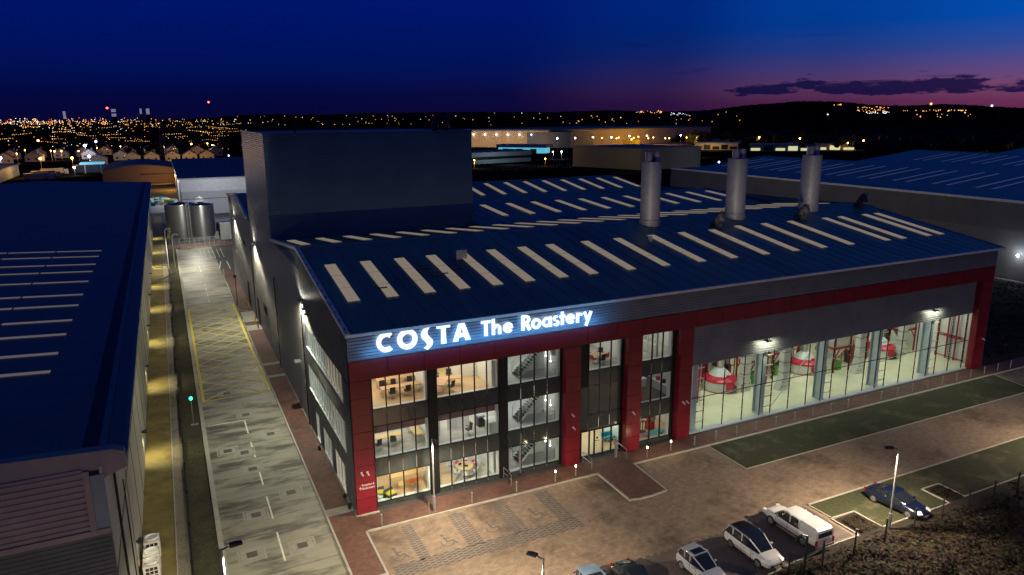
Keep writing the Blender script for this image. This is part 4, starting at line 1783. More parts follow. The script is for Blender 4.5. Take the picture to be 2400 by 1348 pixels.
b.box(72.4, 73.8, 9.9, 11.1, 2.6, 2.8)
b.build('lid', 'steel_grey', t)
for (x, y), d in zip(((41.0, 13.5), (52.6, 12.8), (65.5, 12.6), (38.8, 10.6), (52.4, 9.3), (65.6, 9.2)), ('back row behind the first roaster', 'back row between first and middle roasters', 'back row behind the fourth steel column', 'back row near the red pipework stand', 'just left of the middle roaster', 'just left of the far roaster')):
    hp.put((x, y, HF), 0, 'white hopper in a braced red steel frame, '+d, 'hoppers in red frames')


def p_cyclone():
    t = thing('dust_cyclone', '', 'cyclone', local=True)
    a = MB()
    a.lathe((0, 0, 0), [(.18, 1.6), (.62, 3.0), (.62, 4.4), (.3, 4.6)], 18)
    a.tube([(0, 0, 4.5), (0, 0, 5.4), (.8, .2, 5.9), (2.6, .2, 5.9)], .22, 10)
    a.build('body', 'bright_steel', t, smooth=True)
    a = MB()
    for dx, dy in ((-.6, -.6), (.6, -.6), (.6, .6), (-.6, .6)):
        a.box(dx-.05, dx+.05, dy-.05, dy+.05, 0, 3.2)
    a.box(-.65, .65, -.65, -.57, 1.4, 1.5)
    a.box(-.65, .65, .57, .65, 1.4, 1.5)
    a.build('stand', 'red_steel', t)
    a = MB()
    a.box(-.35, .35, -.35, .35, .1, 1.5)
    a.build('bin', 'lamp_black', t)
    return t


cy = Proto(p_cyclone)
for (x, y), d in zip(((41.2, 10.8), (47.0, 11.3), (53.9, 10.6), (58.9, 11.4), (66.4, 10.0), (63.9, 8.4)), ('left behind the first roaster', 'right behind the first roaster', 'left behind the middle roaster', 'right behind the middle roaster', 'left behind the far roaster', 'beside the third conveyor shaft')):
    cy.put((x, y, HF), R(20), 'shiny steel dust cyclone on a red stand, '+d, 'dust cyclones in the hall')


def p_control():
    t = thing('control_cabinet', '', 'cabinet', local=True)
    a = MB()
    a.box(-.6, .6, -.25, .25, .05, 1.9)
    a.build('casing', 'steel_grey', t)
    a = MB()
    a.box(-.4, .1, -.27, -.25, 1.2, 1.6)
    a.box(-.02, .02, -.265, -.25, .1, 1.85)
    a.build('panel', 'lamp_black', t)
    return t


cc = Proto(p_control)
for (x, y), d in zip(((46.0, 12.4), (50.4, 9.8), (62.6, 10.8), (67.8, 12.5), (40.0, 15.0)), ('behind the first conveyor shaft', 'behind the second conveyor shaft', 'behind the third conveyor shaft', 'in the back row near the far roaster', 'at the left end of the back row')):
    cc.put((x, y, HF), R(-15), 'grey upright control cabinet '+d, 'control cabinets in the hall')
for i, (x0, y, z, l) in enumerate(((36, 9.6, 5.6, 34), (37, 12.4, 6.3, 36))):
    b = MB()
    b.box(x0, x0+l, y, y+.5, z, z+.06)
    b.box(x0, x0+l, y, y+.03, z, z+.16)
    b.box(x0, x0+l, y+.47, y+.5, z, z+.16)
    k = x0+1
    while k < x0+l:
        b.bar((k, y+.25, z), (k, y+.25, 14), .02)
        k += 3
    tag(b.build('cable_tray', 'galv'), 'long steel cable tray hanging over the hall machines, ' + ('front one', 'rear one')[i], 'cable tray', 'cable trays in the hall')

# backdrop machinery row against the back wall
for i in range(9):
    x = 36.5+i*4.4
    t = thing('silo', 'tall pale silo at the back of the hall, %s from the left' % ORD[i], 'silo', (x, 18, HF), group='silos at the back of the hall')
    b = MB()
    b.lathe((x, 17.5, HF), [(.3, 1.2), (1.3, 2.6), (1.3, 8.5)], 18)
    b.build('tank', 'machine_white', t, smooth=True)
    b = MB()
    for dx, dy in ((-1.1, -1.1), (1.1, -1.1), (1.1, 1.1), (-1.1, 1.1)):
        b.box(x+dx-.08, x+dx+.08, 17.5+dy-.08, 17.5+dy+.08, HF, 5)
    b.box(x-1.4, x+1.4, 16.2, 16.35, 4.4, 4.7)
    b.build('leg_frame', 'red_steel', t)
for x in (36, 43.5, 51, 58.5, 66, 73):
    light('hall_light', 'AREA', (x, 6.0, 11.6), 500, (1, 1, .84), 4, 5)
    light('hall_light', 'AREA', (x, 16.0, 11.6), 200, (1, 1, .86), 4, 5)

# ================================================================ SIGN
SIGN = thing('name_sign', 'long white halo-lit lettering sign along the dark upper edge of the factory front', 'sign', (12, -.2, 13))
SY = -.40


def glyph(pieces, x0, zb, h):
    """pieces in glyph units (1 = letter height); every piece a separate flat slab, each 2 mm prouder than the last"""
    fr, bk = MB(), MB()
    for i, pc in enumerate(pieces):
        y1 = SY-.03-.003*i
        if pc[0] == 'p':
            poly = [(x0+x*h, zb+z*h) for x, z in pc[1]]
            polys = [poly]
        else:
            _, cx, cz, ro_, ri_, a0, a1, sx = pc
            n = max(6, int(abs(a1-a0)/9))
            polys = []
            for k in range(n):
                ta, tb = R(a0+(a1-a0)*k/n), R(a0+(a1-a0)*(k+1)/n)
                polys.append([(x0+(cx+sx*ri_*math.cos(ta))*h, zb+(cz+ri_*math.sin(ta))*h), (x0+(cx+sx*ro_*math.cos(ta))*h, zb+(cz+ro_*math.sin(ta))*h),
                              (x0+(cx+sx*ro_*math.cos(tb))*h, zb+(cz+ro_*math.sin(tb))*h), (x0+(cx+sx*ri_*math.cos(tb))*h, zb+(cz+ri_*math.sin(tb))*h)])
        for poly in polys:
            n = len(poly)
            vs = [(x, y1, z) for x, z in poly]+[(x, SY+.10, z) for x, z in poly]
            fr.add(vs, [tuple(range(n))]+[(i_, n+i_, n+(i_+1) % n, (i_+1) % n) for i_ in range(n)])
            bk.add([(x, SY+.03, z) for x, z in poly], [tuple(range(n))])
    o = fr.build('letter', 'sign_white', SIGN)
    b = bk.build('halo_strip', 'sign_edge', o)
    return o


def P4(a, b, w):
    (xa, za), (xb, zb) = a, b
    d = math.hypot(xb-xa, zb-za)
    nx, nz = -(zb-za)/d*w/2, (xb-xa)/d*w/2
    return ('p', [(xa-nx, za-nz), (xb-nx, zb-nz), (xb+nx, zb+nz), (xa+nx, za+nz)])


# wide geometric capitals
hC = 1.56
glyph([('a', .47, .5, .50, .265, 52, 308, .97)], 2.12, 13.2, hC)
glyph([('a', .51, .5, .51, .265, 0, 360, 1.0)], 3.70, 13.2, hC)
# flame-like S
sp = []
outer = [(.30, -.12), (.34, .02), (.30, .14), (.20, .28), (.06, .44), (0, .58), (.02, .74), (.12, .88), (.28, 1.0), (.50, 1.06)]
inner = [(.20, -.12+.02), (.50, -.02), (.58, .12), (.60, .26), (.54, .38), (.42, .52), (.33, .64), (.32, .76), (.36, .88), (.47, 1.0)]
inner = [(.31, -.13), (.50, .02), (.58, .14), (.60, .27), (.54, .40), (.42, .53), (.33, .65), (.31, .76), (.36, .90), (.50, 1.06)]
outer = [(.12, -.02), (.28, .06), (.30, .14), (.26, .24), (.14, .36), (.04, .48), (0, .60), (.02, .76), (.12, .92), (.30, 1.03)]
for k in range(9):
    sp.append(('p', [outer[k], inner[k], inner[k+1], outer[k+1]]))
glyph(sp, 5.58, 13.12, hC)
glyph([('p', [(.0, .80), (.70, .80), (.70, 1.0), (0, 1.0)]), ('p', [(.22, 0), (.48, 0), (.46, .81), (.24, .81)])], 6.85, 13.22, hC)
glyph([('p', [(0, 0), (.27, 0), (.56, 1.0), (.36, 1.0)]), ('p', [(.68, 0), (.95, 0), (.60, 1.0), (.40, 1.0)]), ('p', [(.22, .20), (.72, .20), (.66, .38), (.28, .38)])], 8.16, 13.24, hC)
h2 = 1.26
zb = 13.33
st = .20
glyph([('p', [(0, .82), (.64, .82), (.64, 1), (0, 1)]), ('p', [(.21, 0), (.43, 0), (.43, .83), (.21, .83)])], 10.57, zb, h2)


def xh(x, kind):
    if kind == 'h':
        return glyph([P4((.1, 0), (.1, 1.04), .2), ('a', .36, .40, .27, .09, 0, 180, .98), P4((.53, 0), (.53, .42), .2)], x, zb, h2)
    if kind == 'e':
        return glyph([('a', .35, .34, .35, .165, 25, 325, 1), ('p', [(.1, .28), (.68, .28), (.68, .42), (.1, .42)])], x, zb, h2)
    if kind == 'R':
        return glyph([P4((.11, 0), (.11, 1.0), .22), ('a', .33, .70, .30, .11, -90, 90, 1.0), ('p', [(.1, .82), (.34, .82), (.34, 1), (.1, 1)]), ('p', [(.1, .40), (.34, .40), (.34, .58), (.1, .58)]), P4((.34, .46), (.60, 0), .23)], x, zb, h2)
    if kind == 'o':
        return glyph([('a', .36, .34, .36, .165, 0, 360, 1)], x, zb, h2)
    if kind == 'a':
        return glyph([('a', .34, .34, .34, .16, 0, 360, 1), P4((.62, 0), (.62, .68), .19)], x, zb, h2)
    if kind == 's':
        return glyph([('a', .24, .50, .20, .05, 35, 250, 1.1), ('a', .26, .19, .21, .05, -160, 85, 1.1)], x, zb, h2)
    if kind == 't':
        return glyph([P4((.20, 0), (.20, .90), .2), ('p', [(0, .50), (.42, .50), (.42, .66), (0, .66)])], x, zb, h2)
    if kind == 'r':
        return glyph([P4((.1, 0), (.1, .67), .2), ('a', .30, .36, .30, .12, 45, 160, 1)], x, zb, h2)
    if kind == 'y':
        return glyph([P4((.10, .68), (.36, .06), .19), P4((.62, .68), (.22, -.30), .19)], x, zb, h2)


for x, k_ in ((11.50, 'h'), (12.48, 'e'), (14.12, 'R'), (15.02, 'o'), (16.02, 'a'), (17.02, 's'), (17.68, 't'), (18.28, 'e'), (19.28, 'r'), (19.95, 'y')):
    xh(x, k_)
# widen: last letters end close to 21.4 m

# bare area light added to spread the blue sign glow over cladding and gutter
light('sign_fill', 'AREA', (12, -1.5, 12.7), 400, (.10, .46, 1), 21, .25, aim=(0, .85, .9))
for x, y in ((40.25, 18.4), (53.0, 18.2), (66.3, 18.9)):
    light('chimney_fill', 'SPOT', (x-9, 8, roof_z(8)+.6), 1300, (1, .93, .84), .1, aim=(9, 10.4, 5.2), spot=46, blend=1)  # added spots with no fitting, brighten the chimneys

# small direction sign on the corner pillar
ds = thing('direction_sign', 'small pale lettering with an arrow on the red corner pillar', 'sign', (.5, -.05, 2.4))
for i, (tx, z) in enumerate((('Reception &', 2.52), ('Goods Inward', 2.24))):
    cu_ = bpy.data.curves.new('lettering', 'FONT')
    cu_.body = tx
    cu_.size = .26
    cu_.extrude = .006
    tmp = bpy.data.objects.new('lettering', cu_)
    C.objects.link(tmp)
    dg_ = bpy.context.evaluated_depsgraph_get()
    me = bpy.data.meshes.new_from_object(tmp.evaluated_get(dg_))
    bpy.data.objects.remove(tmp)
    me.name = 'lettering'
    o = bpy.data.objects.new('lettering', me)
    w = max(v.co.x for v in me.vertices)
    sc_ = .98/w
    me.transform(Matrix.Scale(sc_, 4, (1, 0, 0)) @ Matrix.Rotation(PI/2, 4, 'X'))
    me.materials.clear()
    me.materials.append(M['sign_dull'])
    o.location = (.46-.5, -.045+.05, z-2.4)
    o.parent = ds
    C.objects.link(o)
b = MB()
b.box(.33, .36, -.045, -.035, 2.22, 2.52)
b.box(.24, .45, -.05, -.04, 2.36, 2.39)
b.build('arrow', 'sign_dull', ds)

# ================================================================ STREET FURNITURE
def p_bollard(lit=False):
    def mk():
        t = thing('bollard', '', 'bollard', local=True)
        a = MB()
        a.cyl((0, 0, 0), (0, 0, .86), .055, n=12)
        a.build('post', 'galv', t, smooth=True)
        a = MB()
        if lit:
            a.cyl((0, 0, .86), (0, 0, 1.02), .06, n=12)
            a.build('light_head', 'lamp_glow', t)
        else:
            a.cyl((0, 0, .86), (0, 0, .93), .062, n=12)
            a.build('cap', 'bright_steel', t)
        return t
    return mk


bo, bl = Proto(p_bollard()), Proto(p_bollard(True))
for i, (x, y) in enumerate([(1.36, -2.12), (5.13, -2.12), (8.77, -2.12), (12.76, -2.1)]):
    bo.put((x, y, .1), 0, 'slim unlit steel bollard in front of the offices, %s from the red corner pillar' % ORD[i], 'bollards in front of the offices')
for i, (x, y) in enumerate([(16.45, -2.05), (18.5, -1.95), (26.1, -1.75), (28.8, -1.7)]):
    bl.put((x, y, .1), 0, 'glowing steel bollard on the brick footpath, %s of the two %s the entrance' % (('left', 'right')[i % 2], ('left of', 'right of')[i//2]), 'lit bollards by the entrance')
    light('bollard_light', 'POINT', (x, y, 1.3), 35, (1, .72, .4), .08)
for i in range(20):
    bo.put((31.5+i*2.545, -1.78, .1), 0, 'slim steel bollard before the glass hall, %s from the entrance end' % ORD[i], 'bollards in front of the glass hall')

# handrails at the doors
for x, y, d in ((12.8, -1.0, 'at the side door below the glass canopy'), (20.4, -1.5, 'left of the main entrance doors'), (24.2, -1.3, 'right of the main entrance doors')):
    b = MB()
    b.tube([(x, y, .1), (x, y, 1.05), (x, y+1.5, 1.1), (x, y+1.5, .1)], .025, 8)
    b.bar((x, y, .6), (x, y+1.5, .6), .02)
    tag(b.build('handrail', 'bright_steel'), 'short tubular steel handrail '+d, 'handrail', 'handrails at the doors')
b = MB()
b.cyl((23.55, -.5, .1), (23.55, -.5, 1.35), .12, n=10)
b.box(23.4, 23.7, -.62, -.4, 1.3, 1.7)
tag(b.build('intercom_post', 'galv'), 'grey intercom post beside the right pillar of the main entrance', 'post')
b = MB()
b.box(12.72, 12.86, -.62, -.48, .1, 1.3)
tag(b.build('intercom_post', 'lamp_black'), 'short dark post by the side door below the glass canopy', 'post')


def lamp_post(loc, h, face, label, w=280, size=.5, col=(1, .80, .57), pole=.075, arm=.7, spot=155, tilt=.25):
    t = thing('lamp_post', label, 'lamp post', loc, group='lamp posts')
    x, y, z = loc
    dx, dy = math.cos(face), math.sin(face)
    b = MB()
    b.cyl((x, y, z), (x, y, z+1.3), pole*1.6, n=14)
    b.cyl((x, y, z+1.3), (x, y, z+h), pole, pole*.8, 14)
    b.build('pole', 'galv', t, smooth=True)
    b = MB()
    b.bar((x, y, z+h-.05), (x+dx*.35, y+dy*.35, z+h+.04), .04)
    b.build('arm', 'lamp_black', t)
    b = MB()
    b.obox((x+dx*arm, y+dy*arm, z+h+.06), (.6, .3, .11), face)
    b.obox((x+dx*(arm-.1), y+dy*(arm-.1), z+h+.13), (.4, .24, .08), face)
    b.build('lamp_head', 'lamp_black', t)
    b = MB()
    b.obox((x+dx*arm, y+dy*arm, z+h-.006), (.34, .16, .012), face)
    b.build('lens', 'lamp_glow_soft', t)
    light('lamp_light', 'SPOT', (x+dx*arm, y+dy*arm, z+h-.12), w, col, .10, aim=(dx*tilt, dy*tilt, -1), spot=spot, blend=.35)


lamp_post((5.65, -1.93, .1), 6.1, R(-85), 'tall grey lamp post rising in front of the ground floor offices', 3400)
lamp_post((35.45, -19.3, .03), 6.5, R(150), 'grey lamp post with black head beside the dark blue car', 7500)
lamp_post((5.95, -19.6, .0), 6.4, R(125), 'lamp post with tilted black head at the bottom edge of the car park', 9500)
lamp_post((62, -19.5, .0), 6.5, R(90), 'added lamp post out of view, far along the planting bed', 4800)  # added outside the frame to light the right of the car park
lamp_post((-10.25, -16.6, .0), 9.9, R(5), 'tall pale lamp post with dark head on the left kerb of the service road', 9000, col=(1, .93, .68), pole=.11)
for x, y, h in ((-11.9, 111, 8.0), (-10.7, 107.5, 7.2)):
    t = thing('lamp_post', ('taller left' if h == 8 else 'shorter right')+' of two bent top lamp posts near the storage tanks', 'lamp post', (x, y, 0), group='bent lamp posts by the tanks')
    b = MB()
    b.tube([(x, y, 0), (x, y, h), (x+.25, y, h+.5), (x+.8, y, h+.6), (x+1.2, y, h+.3)], .10, 10)
    b.build('pole', 'white_frame', t)
    b = MB()
    b.obox((x+1.3, y, h+.2), (.5, .3, .12))
    b.build('lamp_head', 'lamp_black', t)
light('lamp_light', 'SPOT', (-9.5, 110, 8.3), 5000, (1, .92, .70), .2, aim=(.4, 0, -1), spot=150)
light('lamp_light', 'SPOT', (-4, 128, 7), 5000, (1, .97, .86), .3, aim=(-.05, 1, -.12), spot=90)  # extra spot with no post, added to brighten the tanks
light('lamp_light', 'SPOT', (-5.5, 140, 9), 5000, (1, .95, .78), .3, aim=(0, -.5, -1), spot=150)

# black hooked post by the fence
b = MB()
b.tube([(25.35, -20.6, 0), (25.35, -20.6, 3.0)], .09, 10)
b.tube([(25.35, -20.6, 2.95), (24.95, -20.5, 3.1), (24.6, -20.45, 3.0), (24.5, -20.4, 2.75)], .06, 8)
tag(b.build('camera_post', 'lamp_black'), 'thick black post with a hooked top behind the white crossover car', 'post')

# wall lamps ---------------------------------------------------------------
def wall_lamp(loc, d, label, group, power, col, aim, spot=110, glow='lamp_glow_white', blend=.6, head='lamp_black', fill_power=0):
    x, y, z = loc
    t = thing('wall_lamp', label, 'wall lamp', loc, group=group)
    b = MB()
    b.obox((x+d[0]*.22, y+d[1]*.22, z+.06), (.34+.3*abs(d[1]), .34+.3*abs(d[0]), .10))
    b.obox((x, y, z+.05), (.12, .12, .16))
    b.build('housing', head, t)
    b = MB()
    b.obox((x+d[0]*.24, y+d[1]*.24, z), (.22+.2*abs(d[1]), .22+.2*abs(d[0]), .03))
    b.build('lens', glow, t)
    light('wall_light', 'SPOT', (x+d[0]*.24, y+d[1]*.24, z-.04), power, col, .06, aim=aim, spot=spot, blend=blend)
    if fill_power:  # added outward and upward fill, beyond the lamp's own wall wash
        light('side_fill', 'SPOT', (x+d[0]*.4, y+d[1]*.4, z-.04), fill_power, (1, .93, .68), .25, aim=(d[0]*.55, d[1], -1), spot=165, blend=.5)
        light('side_fill', 'SPOT', (x+d[0]*.5, y+d[1]*.5, z+.2), fill_power*.22, (1, .95, .80), .15, aim=(d[0]*.25, d[1], 1), spot=165, blend=.5)


LW = 'wall lamps on the left warehouse'
for i, y in enumerate([-.8, 18.6, 38.55, 57.1, 77.1, 95.1, 115.3, 134.3, 156.3]):
    wall_lamp((-15.06, y, 2.55), (1, 0), 'bright lamp low on the pale warehouse side wall, %s from the near end' % ORD[i], LW, 620 if i else 25, (1, .88, .50), (.36, 0, -1), spot=112)
for y, z, d, pw_ in ((19.1, 13.1, 'nearest one beside the upper windows', 2600), (58.1, 12.7, 'middle one below the tower', 2600), (88.8, 12.7, 'far one below the rear gable', 2600)):
    wall_lamp((-.06, y, z), (-1, 0), 'dark wall lamp washing the factory side wall, '+d, 'wall lamps on the factory side', pw_, (.96, .98, .92), (-.10, 0, -1), spot=100, blend=.9, fill_power=4200)
for x, d in ((42.2, 'left'), (67.8, 'right')):
    wall_lamp((x, YG-.12, 8.13), (0, -1), d+' lamp on the ribbed cladding above the glass hall', 'lamps above the glass hall', 12, (1, .98, .66), (0, .10, -1), spot=165)
    light('wall_light', 'AREA', (x, YG-.70, 8.0), 120, (1, .97, .60), 2.4, .15, aim=(0, .75, -1))

# ================================================================ CARS
def car_body(mb, st, m=0):
    """st rows: y, half width, sill z, waist z, deck edge z, deck centre z"""
    rings = []
    for y, w, zs, zw, ze, zc in st:
        half = [(w*.86, zs), (w, zs+.12), (w*1.0, zw), (w*.955, ze-.02), (w*.80, ze+(zc-ze)*.6), (w*.4, zc)]
        ring = [(x, y, z) for x, z in half]+[(-x, y, z) for x, z in reversed(half)]
        rings.append(ring)
    mb.loft(rings, m)


def car_cabin(t, st, paint, roof_m=None, pillars=(), gl='car_glass'):
    """st rows: y, half width at waist, waist z, half width at roof, roof z"""
    g_ = MB()
    rings = []
    for y, wb, zb_, wr, zr in st:
        rings.append([(wb, y, zb_), (wr+(wb-wr)*.25, y, zr-.10), (wr, y, zr-.03), (0, y, zr), (-wr, y, zr-.03), (-wr-(wb-wr)*.25, y, zr-.10), (-wb, y, zb_)])
    g_.loft(rings)
    g_.build('window', 'auto_glass', t, smooth=True)
    r_m = MB()
    tops = [s_ for s_ in st if s_[4] > max(q[4] for q in st)-.13]
    rr = []
    for y, wb, zb_, wr, zr in tops:
        rr.append([(wr+.015, y, zr-.045), (wr*.97, y, zr+.005), (wr*.5, y, zr+.022), (0, y, zr+.026), (-wr*.5, y, zr+.022), (-wr*.97, y, zr+.005), (-wr-.015, y, zr-.045)])
    r_m.loft(rr)
    r_m.build('roof', roof_m or paint, t, smooth=True)
    p = MB()
    for (i, j) in zip(range(len(st)-1), range(1, len(st))):
        for s_ in (-1, 1):
            a, b2 = st[i], st[j]
            if abs(a[4]-b2[4]) > .13:       # raked screens: body coloured pillar along the edge
                p.bar((s_*(a[3]+.01), a[0], a[4]-.02), (s_*(b2[3]+.01), b2[0], b2[4]-.02), .045)
            else:
                p.bar((s_*(a[3]+.01), a[0], a[4]-.05), (s_*(b2[3]+.01), b2[0], b2[4]-.05), .035)
    for y in pillars:
        for s_ in (-1, 1):
            k = min(range(len(st)), key=lambda q: abs(st[q][0]-y))
            q = st[k]
            p.obox((s_*((q[1]+q[3])/2+.02), y, (q[2]+q[4])/2), (.05, .09, (q[4]-q[2])), 0)
    p.build('pillars', paint, t)


def wheel_set(t, pts, r=.32, w=.20):
    for x, y in pts:
        b = MB()
        s_ = 1 if x > 0 else -1
        b.cyl((x-s_*w*.6, y, r), (x+s_*w*.42, y, r), r, n=24)
        wh = b.build('wheel', 'tyre', t, smooth=True)
        c = MB()
        c.cyl((x+s_*w*.42, y, r), (x+s_*(w*.42+.015), y, r), r*.66, n=20)
        for k in range(5):
            q = 2*PI*k/5
            c.bar((x+s_*(w*.42+.02), y, r), (x+s_*(w*.42+.02), y+math.cos(q)*r*.6, r+math.sin(q)*r*.6), .03)
        c.build('rim', 'alloy', wh)


mat('tyre', (.015, .015, .016, 1), rough=.8)
mat('alloy', (.45, .45, .46, 1), rough=.3, metal=.8)
mat('auto_glass', (.012, .015, .02, 1), rough=.05, spec=.8)
mat('headlight', (.75, .78, .8, 1), rough=.1, spec=.8)
mat('taillight', (.35, .01, .01, 1), rough=.2)
mat('plate_white', (.7, .7, .65, 1), rough=.5)
for nm, c_ in (('paint_white_car', (.72, .72, .70, 1)), ('paint_silver', (.50, .52, .54, 1)), ('paint_bluegrey', (.12, .19, .26, 1)), ('paint_black', (.012, .014, .018, 1)), ('paint_navy', (.006, .010, .030, 1))):
    mt = mat(nm, c_, rough=.28, spec=.6, metal=.15 if nm != 'paint_white_car' else 0)
    mt.node_tree.nodes['Principled BSDF'].inputs['Coat Weight'].default_value = .8
    mt.node_tree.nodes['Principled BSDF'].inputs['Coat Roughness'].default_value = .06


def car(loc, rz, label, paint, L_, Wd, H_, style, roof_m=None, rails=False):
    t = thing('car', label, 'car', loc, rz=rz, local=True, group='cars parked along the planting bed')
    h, w = L_/2, Wd/2
    b = MB()
    if style == 'hatch':
        st = [(-h, w*.80, .34, .55, .72, .76), (-h+.08, w*.92, .26, .62, .92, .96), (-h+.35, w*.98, .22, .68, .96, .98), (-h+.9, w, .20, .66, .95, .97), (0, w, .20, .64, .92, .94), (h-1.25, w*.99, .20, .64, .93, .98), (h-.75, w*.97, .20, .62, .86, .93), (h-.3, w*.90, .22, .56, .72, .80), (h-.08, w*.80, .25, .48, .60, .66), (h, w*.68, .30, .42, .50, .54)]
        cab = [(-h+.06, w*.80, .92, w*.66, .96), (-h+.42, w*.90, .94, w*.72, H_-.06), (-h+1.0, w*.93, .94, w*.77, H_), (-.15, w*.94, .93, w*.78, H_), (h-2.0, w*.93, .93, w*.74, H_-.07), (h-1.0, w*.86, .95, w*.60, .98)]
        pil = (-.35, -h+.95)
    elif style == 'saloon':
        st = [(-h, w*.74, .36, .55, .72, .76), (-h+.1, w*.90, .28, .62, .88, .92), (-h+.5, w*.97, .22, .66, .95, .99), (-h+1.1, w, .20, .66, .94, .97), (0, w, .20, .62, .90, .92), (h-1.5, w*.99, .20, .62, .89, .94), (h-.8, w*.96, .20, .60, .80, .88), (h-.3, w*.88, .22, .54, .68, .75), (h-.06, w*.74, .26, .46, .56, .61), (h, w*.62, .30, .42, .48, .52)]
        cab = [(-h+.62, w*.82, .95, w*.66, .98), (-h+1.45, w*.92, .94, w*.72, H_-.05), (-h+1.9, w*.93, .93, w*.75, H_), (.0, w*.94, .92, w*.76, H_), (h-2.25, w*.93, .90, w*.72, H_-.07), (h-1.25, w*.85, .92, w*.60, .95)]
        pil = (-.3,)
    elif style == 'coupe':
        st = [(-h, w*.78, .36, .55, .74, .80), (-h+.1, w*.92, .26, .60, .86, .92), (-h+.5, w*.98, .22, .64, .90, .95), (0, w, .20, .60, .84, .87), (h-1.3, w*.98, .20, .58, .84, .89), (h-.7, w*.95, .20, .56, .76, .83), (h-.2, w*.84, .22, .48, .60, .66), (h, w*.66, .28, .40, .48, .51)]
        cab = [(-h+.2, w*.82, .88, w*.62, .95), (-h+1.1, w*.90, .88, w*.70, H_-.06), (-h+1.6, w*.92, .87, w*.73, H_), (-.1, w*.92, .86, w*.73, H_-.01), (h-2.1, w*.90, .85, w*.70, H_-.08), (h-1.2, w*.82, .88, w*.58, .90)]
        pil = (-.4,)
    car_body(b, st)
    bd = b.build('body', paint, t, smooth=True)
    sm_ = bd.modifiers.new('round', 'SUBSURF')
    sm_.levels = sm_.render_levels = 2
    car_cabin(t, cab, paint, roof_m, pil)
    wb = L_*.30
    wheel_set(t, [(w-.09, wb), (-w+.09, wb), (w-.09, -wb+.02), (-w+.09, -wb+.02)], .325)
    for s_ in (-1, 1):
        c = MB()
        c.obox((s_*w*.66, h-.24, .66), (.34, .34, .12), s_*-.5, tilt=-.5)
        c.build('headlight', 'headlight', t)
        c = MB()
        c.obox((s_*w*.78, -h+.10, .82), (.17, .12, .15), s_*.25)
        c.build('taillight', 'taillight', t)
        c = MB()
        c.obox((s_*(w+.07), h-1.55, .98), (.16, .10, .11))
        c.build('door_mirror', paint, t)
        c = MB()
        for y in (-.28, h-1.55):
            c.box(s_*w*.995-.006, s_*w*.995+.006, y-.006, y+.006, .28, .90)
        c.box(s_*w-.008, s_*w+.008, -.1, .06, .74, .77)
        c.box(s_*w-.008, s_*w+.008, .75, .91, .74, .77)
        c.build('door_seam', 'lamp_black', t)
    c = MB()
    c.obox((0, h-.02, .40), (w*1.1, .06, .16))
    c.build('grille', 'lamp_black', t)
    c = MB()
    c.obox((0, h+.015, .36), (.5, .02, .11))
    c.build('number_plate', 'plate_white', t)
    if rails:
        c = MB()
        for s_ in (-1, 1):
            c.bar((s_*w*.77, -h+.6, H_+.02), (s_*w*.77, h-1.9, H_-.02), .03)
        c.build('roof_rail', 'alloy', t)
    if style == 'hatch' and not roof_m:
        c = MB()
        c.obox((0, h-2.35, H_+.018), (w*1.1, .55, .02))
        c.build('sunroof', 'auto_glass', t)
    # dashboard-side wiper line
    c = MB()
    for x in (-.35, .2):
        c.bar((x, h-1.05, 1.0), (x+.5, h-1.2, 1.06), .012)
    c.build('wiper', 'lamp_black', t)
    return t


car((11.55, -16.6, .01), PI+R(-2), 'pale blue grey car whose rounded roof just shows at the bottom edge', 'paint_bluegrey', 4.1, 1.72, 1.50, 'hatch')
car((14.35, -16.9, .01), PI, 'shiny black low coupe left of the small silver hatchback', 'paint_black', 4.3, 1.78, 1.32, 'coupe')
car((19.2, -17.5, .01), PI+R(2), 'small silver hatchback with a dark sunroof', 'paint_silver', 3.7, 1.68, 1.50, 'hatch')
car((24.05, -17.25, .01), PI, 'white crossover car with a panoramic black glass roof beside the white pickup', 'paint_white_car', 4.4, 1.82, 1.60, 'hatch', roof_m='auto_glass', rails=True)
car((38.75, -17.4, .01), PI+R(6), 'dark blue saloon car alone on the grass bays behind the lamp post', 'paint_navy', 4.75, 1.80, 1.42, 'saloon')

# pickup with hard top
t = thing('pickup_truck', 'white double cab pickup with a white hard top over its bed', 'pickup truck', (28.8, -16.6, .01), rz=R(0), local=True, group='cars parked along the planting bed')
w, h = .89, 2.6
b = MB()
car_body(b, [(-h, w*.94, .50, .75, .98, 1.0), (-h+.1, w, .42, .78, 1.02, 1.04), (-.9, w, .40, .78, 1.03, 1.04), (0, w, .38, .78, 1.02, 1.04), (h-1.6, w, .38, .80, 1.04, 1.10), (h-.8, w*.97, .40, .78, 1.00, 1.10), (h-.3, w*.93, .42, .70, .90, .99), (h-.05, w*.84, .45, .62, .76, .84), (h, w*.74, .48, .58, .66, .72)])
bd = b.build('body', 'paint_white_car', t, smooth=True)
sm_ = bd.modifiers.new('round', 'SUBSURF')
sm_.levels = sm_.render_levels = 2
car_cabin(t, [(-.95, w*.90, 1.03, w*.76, 1.70), (-.7, w*.92, 1.03, w*.78, 1.76), (.3, w*.93, 1.03, w*.78, 1.76), (.75, w*.92, 1.04, w*.74, 1.68), (1.45, w*.86, 1.06, w*.64, 1.10)], 'paint_white_car', None, (-.1, -.9))
b = MB()
b.loft([[(w*.96, y, 1.02), (w*.93, y, 1.45), (w*.80, y, z), (-w*.80, y, z), (-w*.93, y, 1.45), (-w*.96, y, 1.02)] for y, z in ((-h+.02, 1.66), (-h+.25, 1.80), (-1.02, 1.80))])
ct_ = b.build('canopy', 'paint_white_car', t)
b = MB()
b.obox((0, -h+.03, 1.38), (w*1.45, .06, .46), tilt=-.25)
b.build('window', 'auto_glass', ct_)
b = MB()
b.box(-w*.97, w*.97, -h-.12, -h+.02, .42, .58)
b.box(-.3, .3, -h-.14, -h-.11, .5, .62)
b.build('bumper', 'alloy', t)
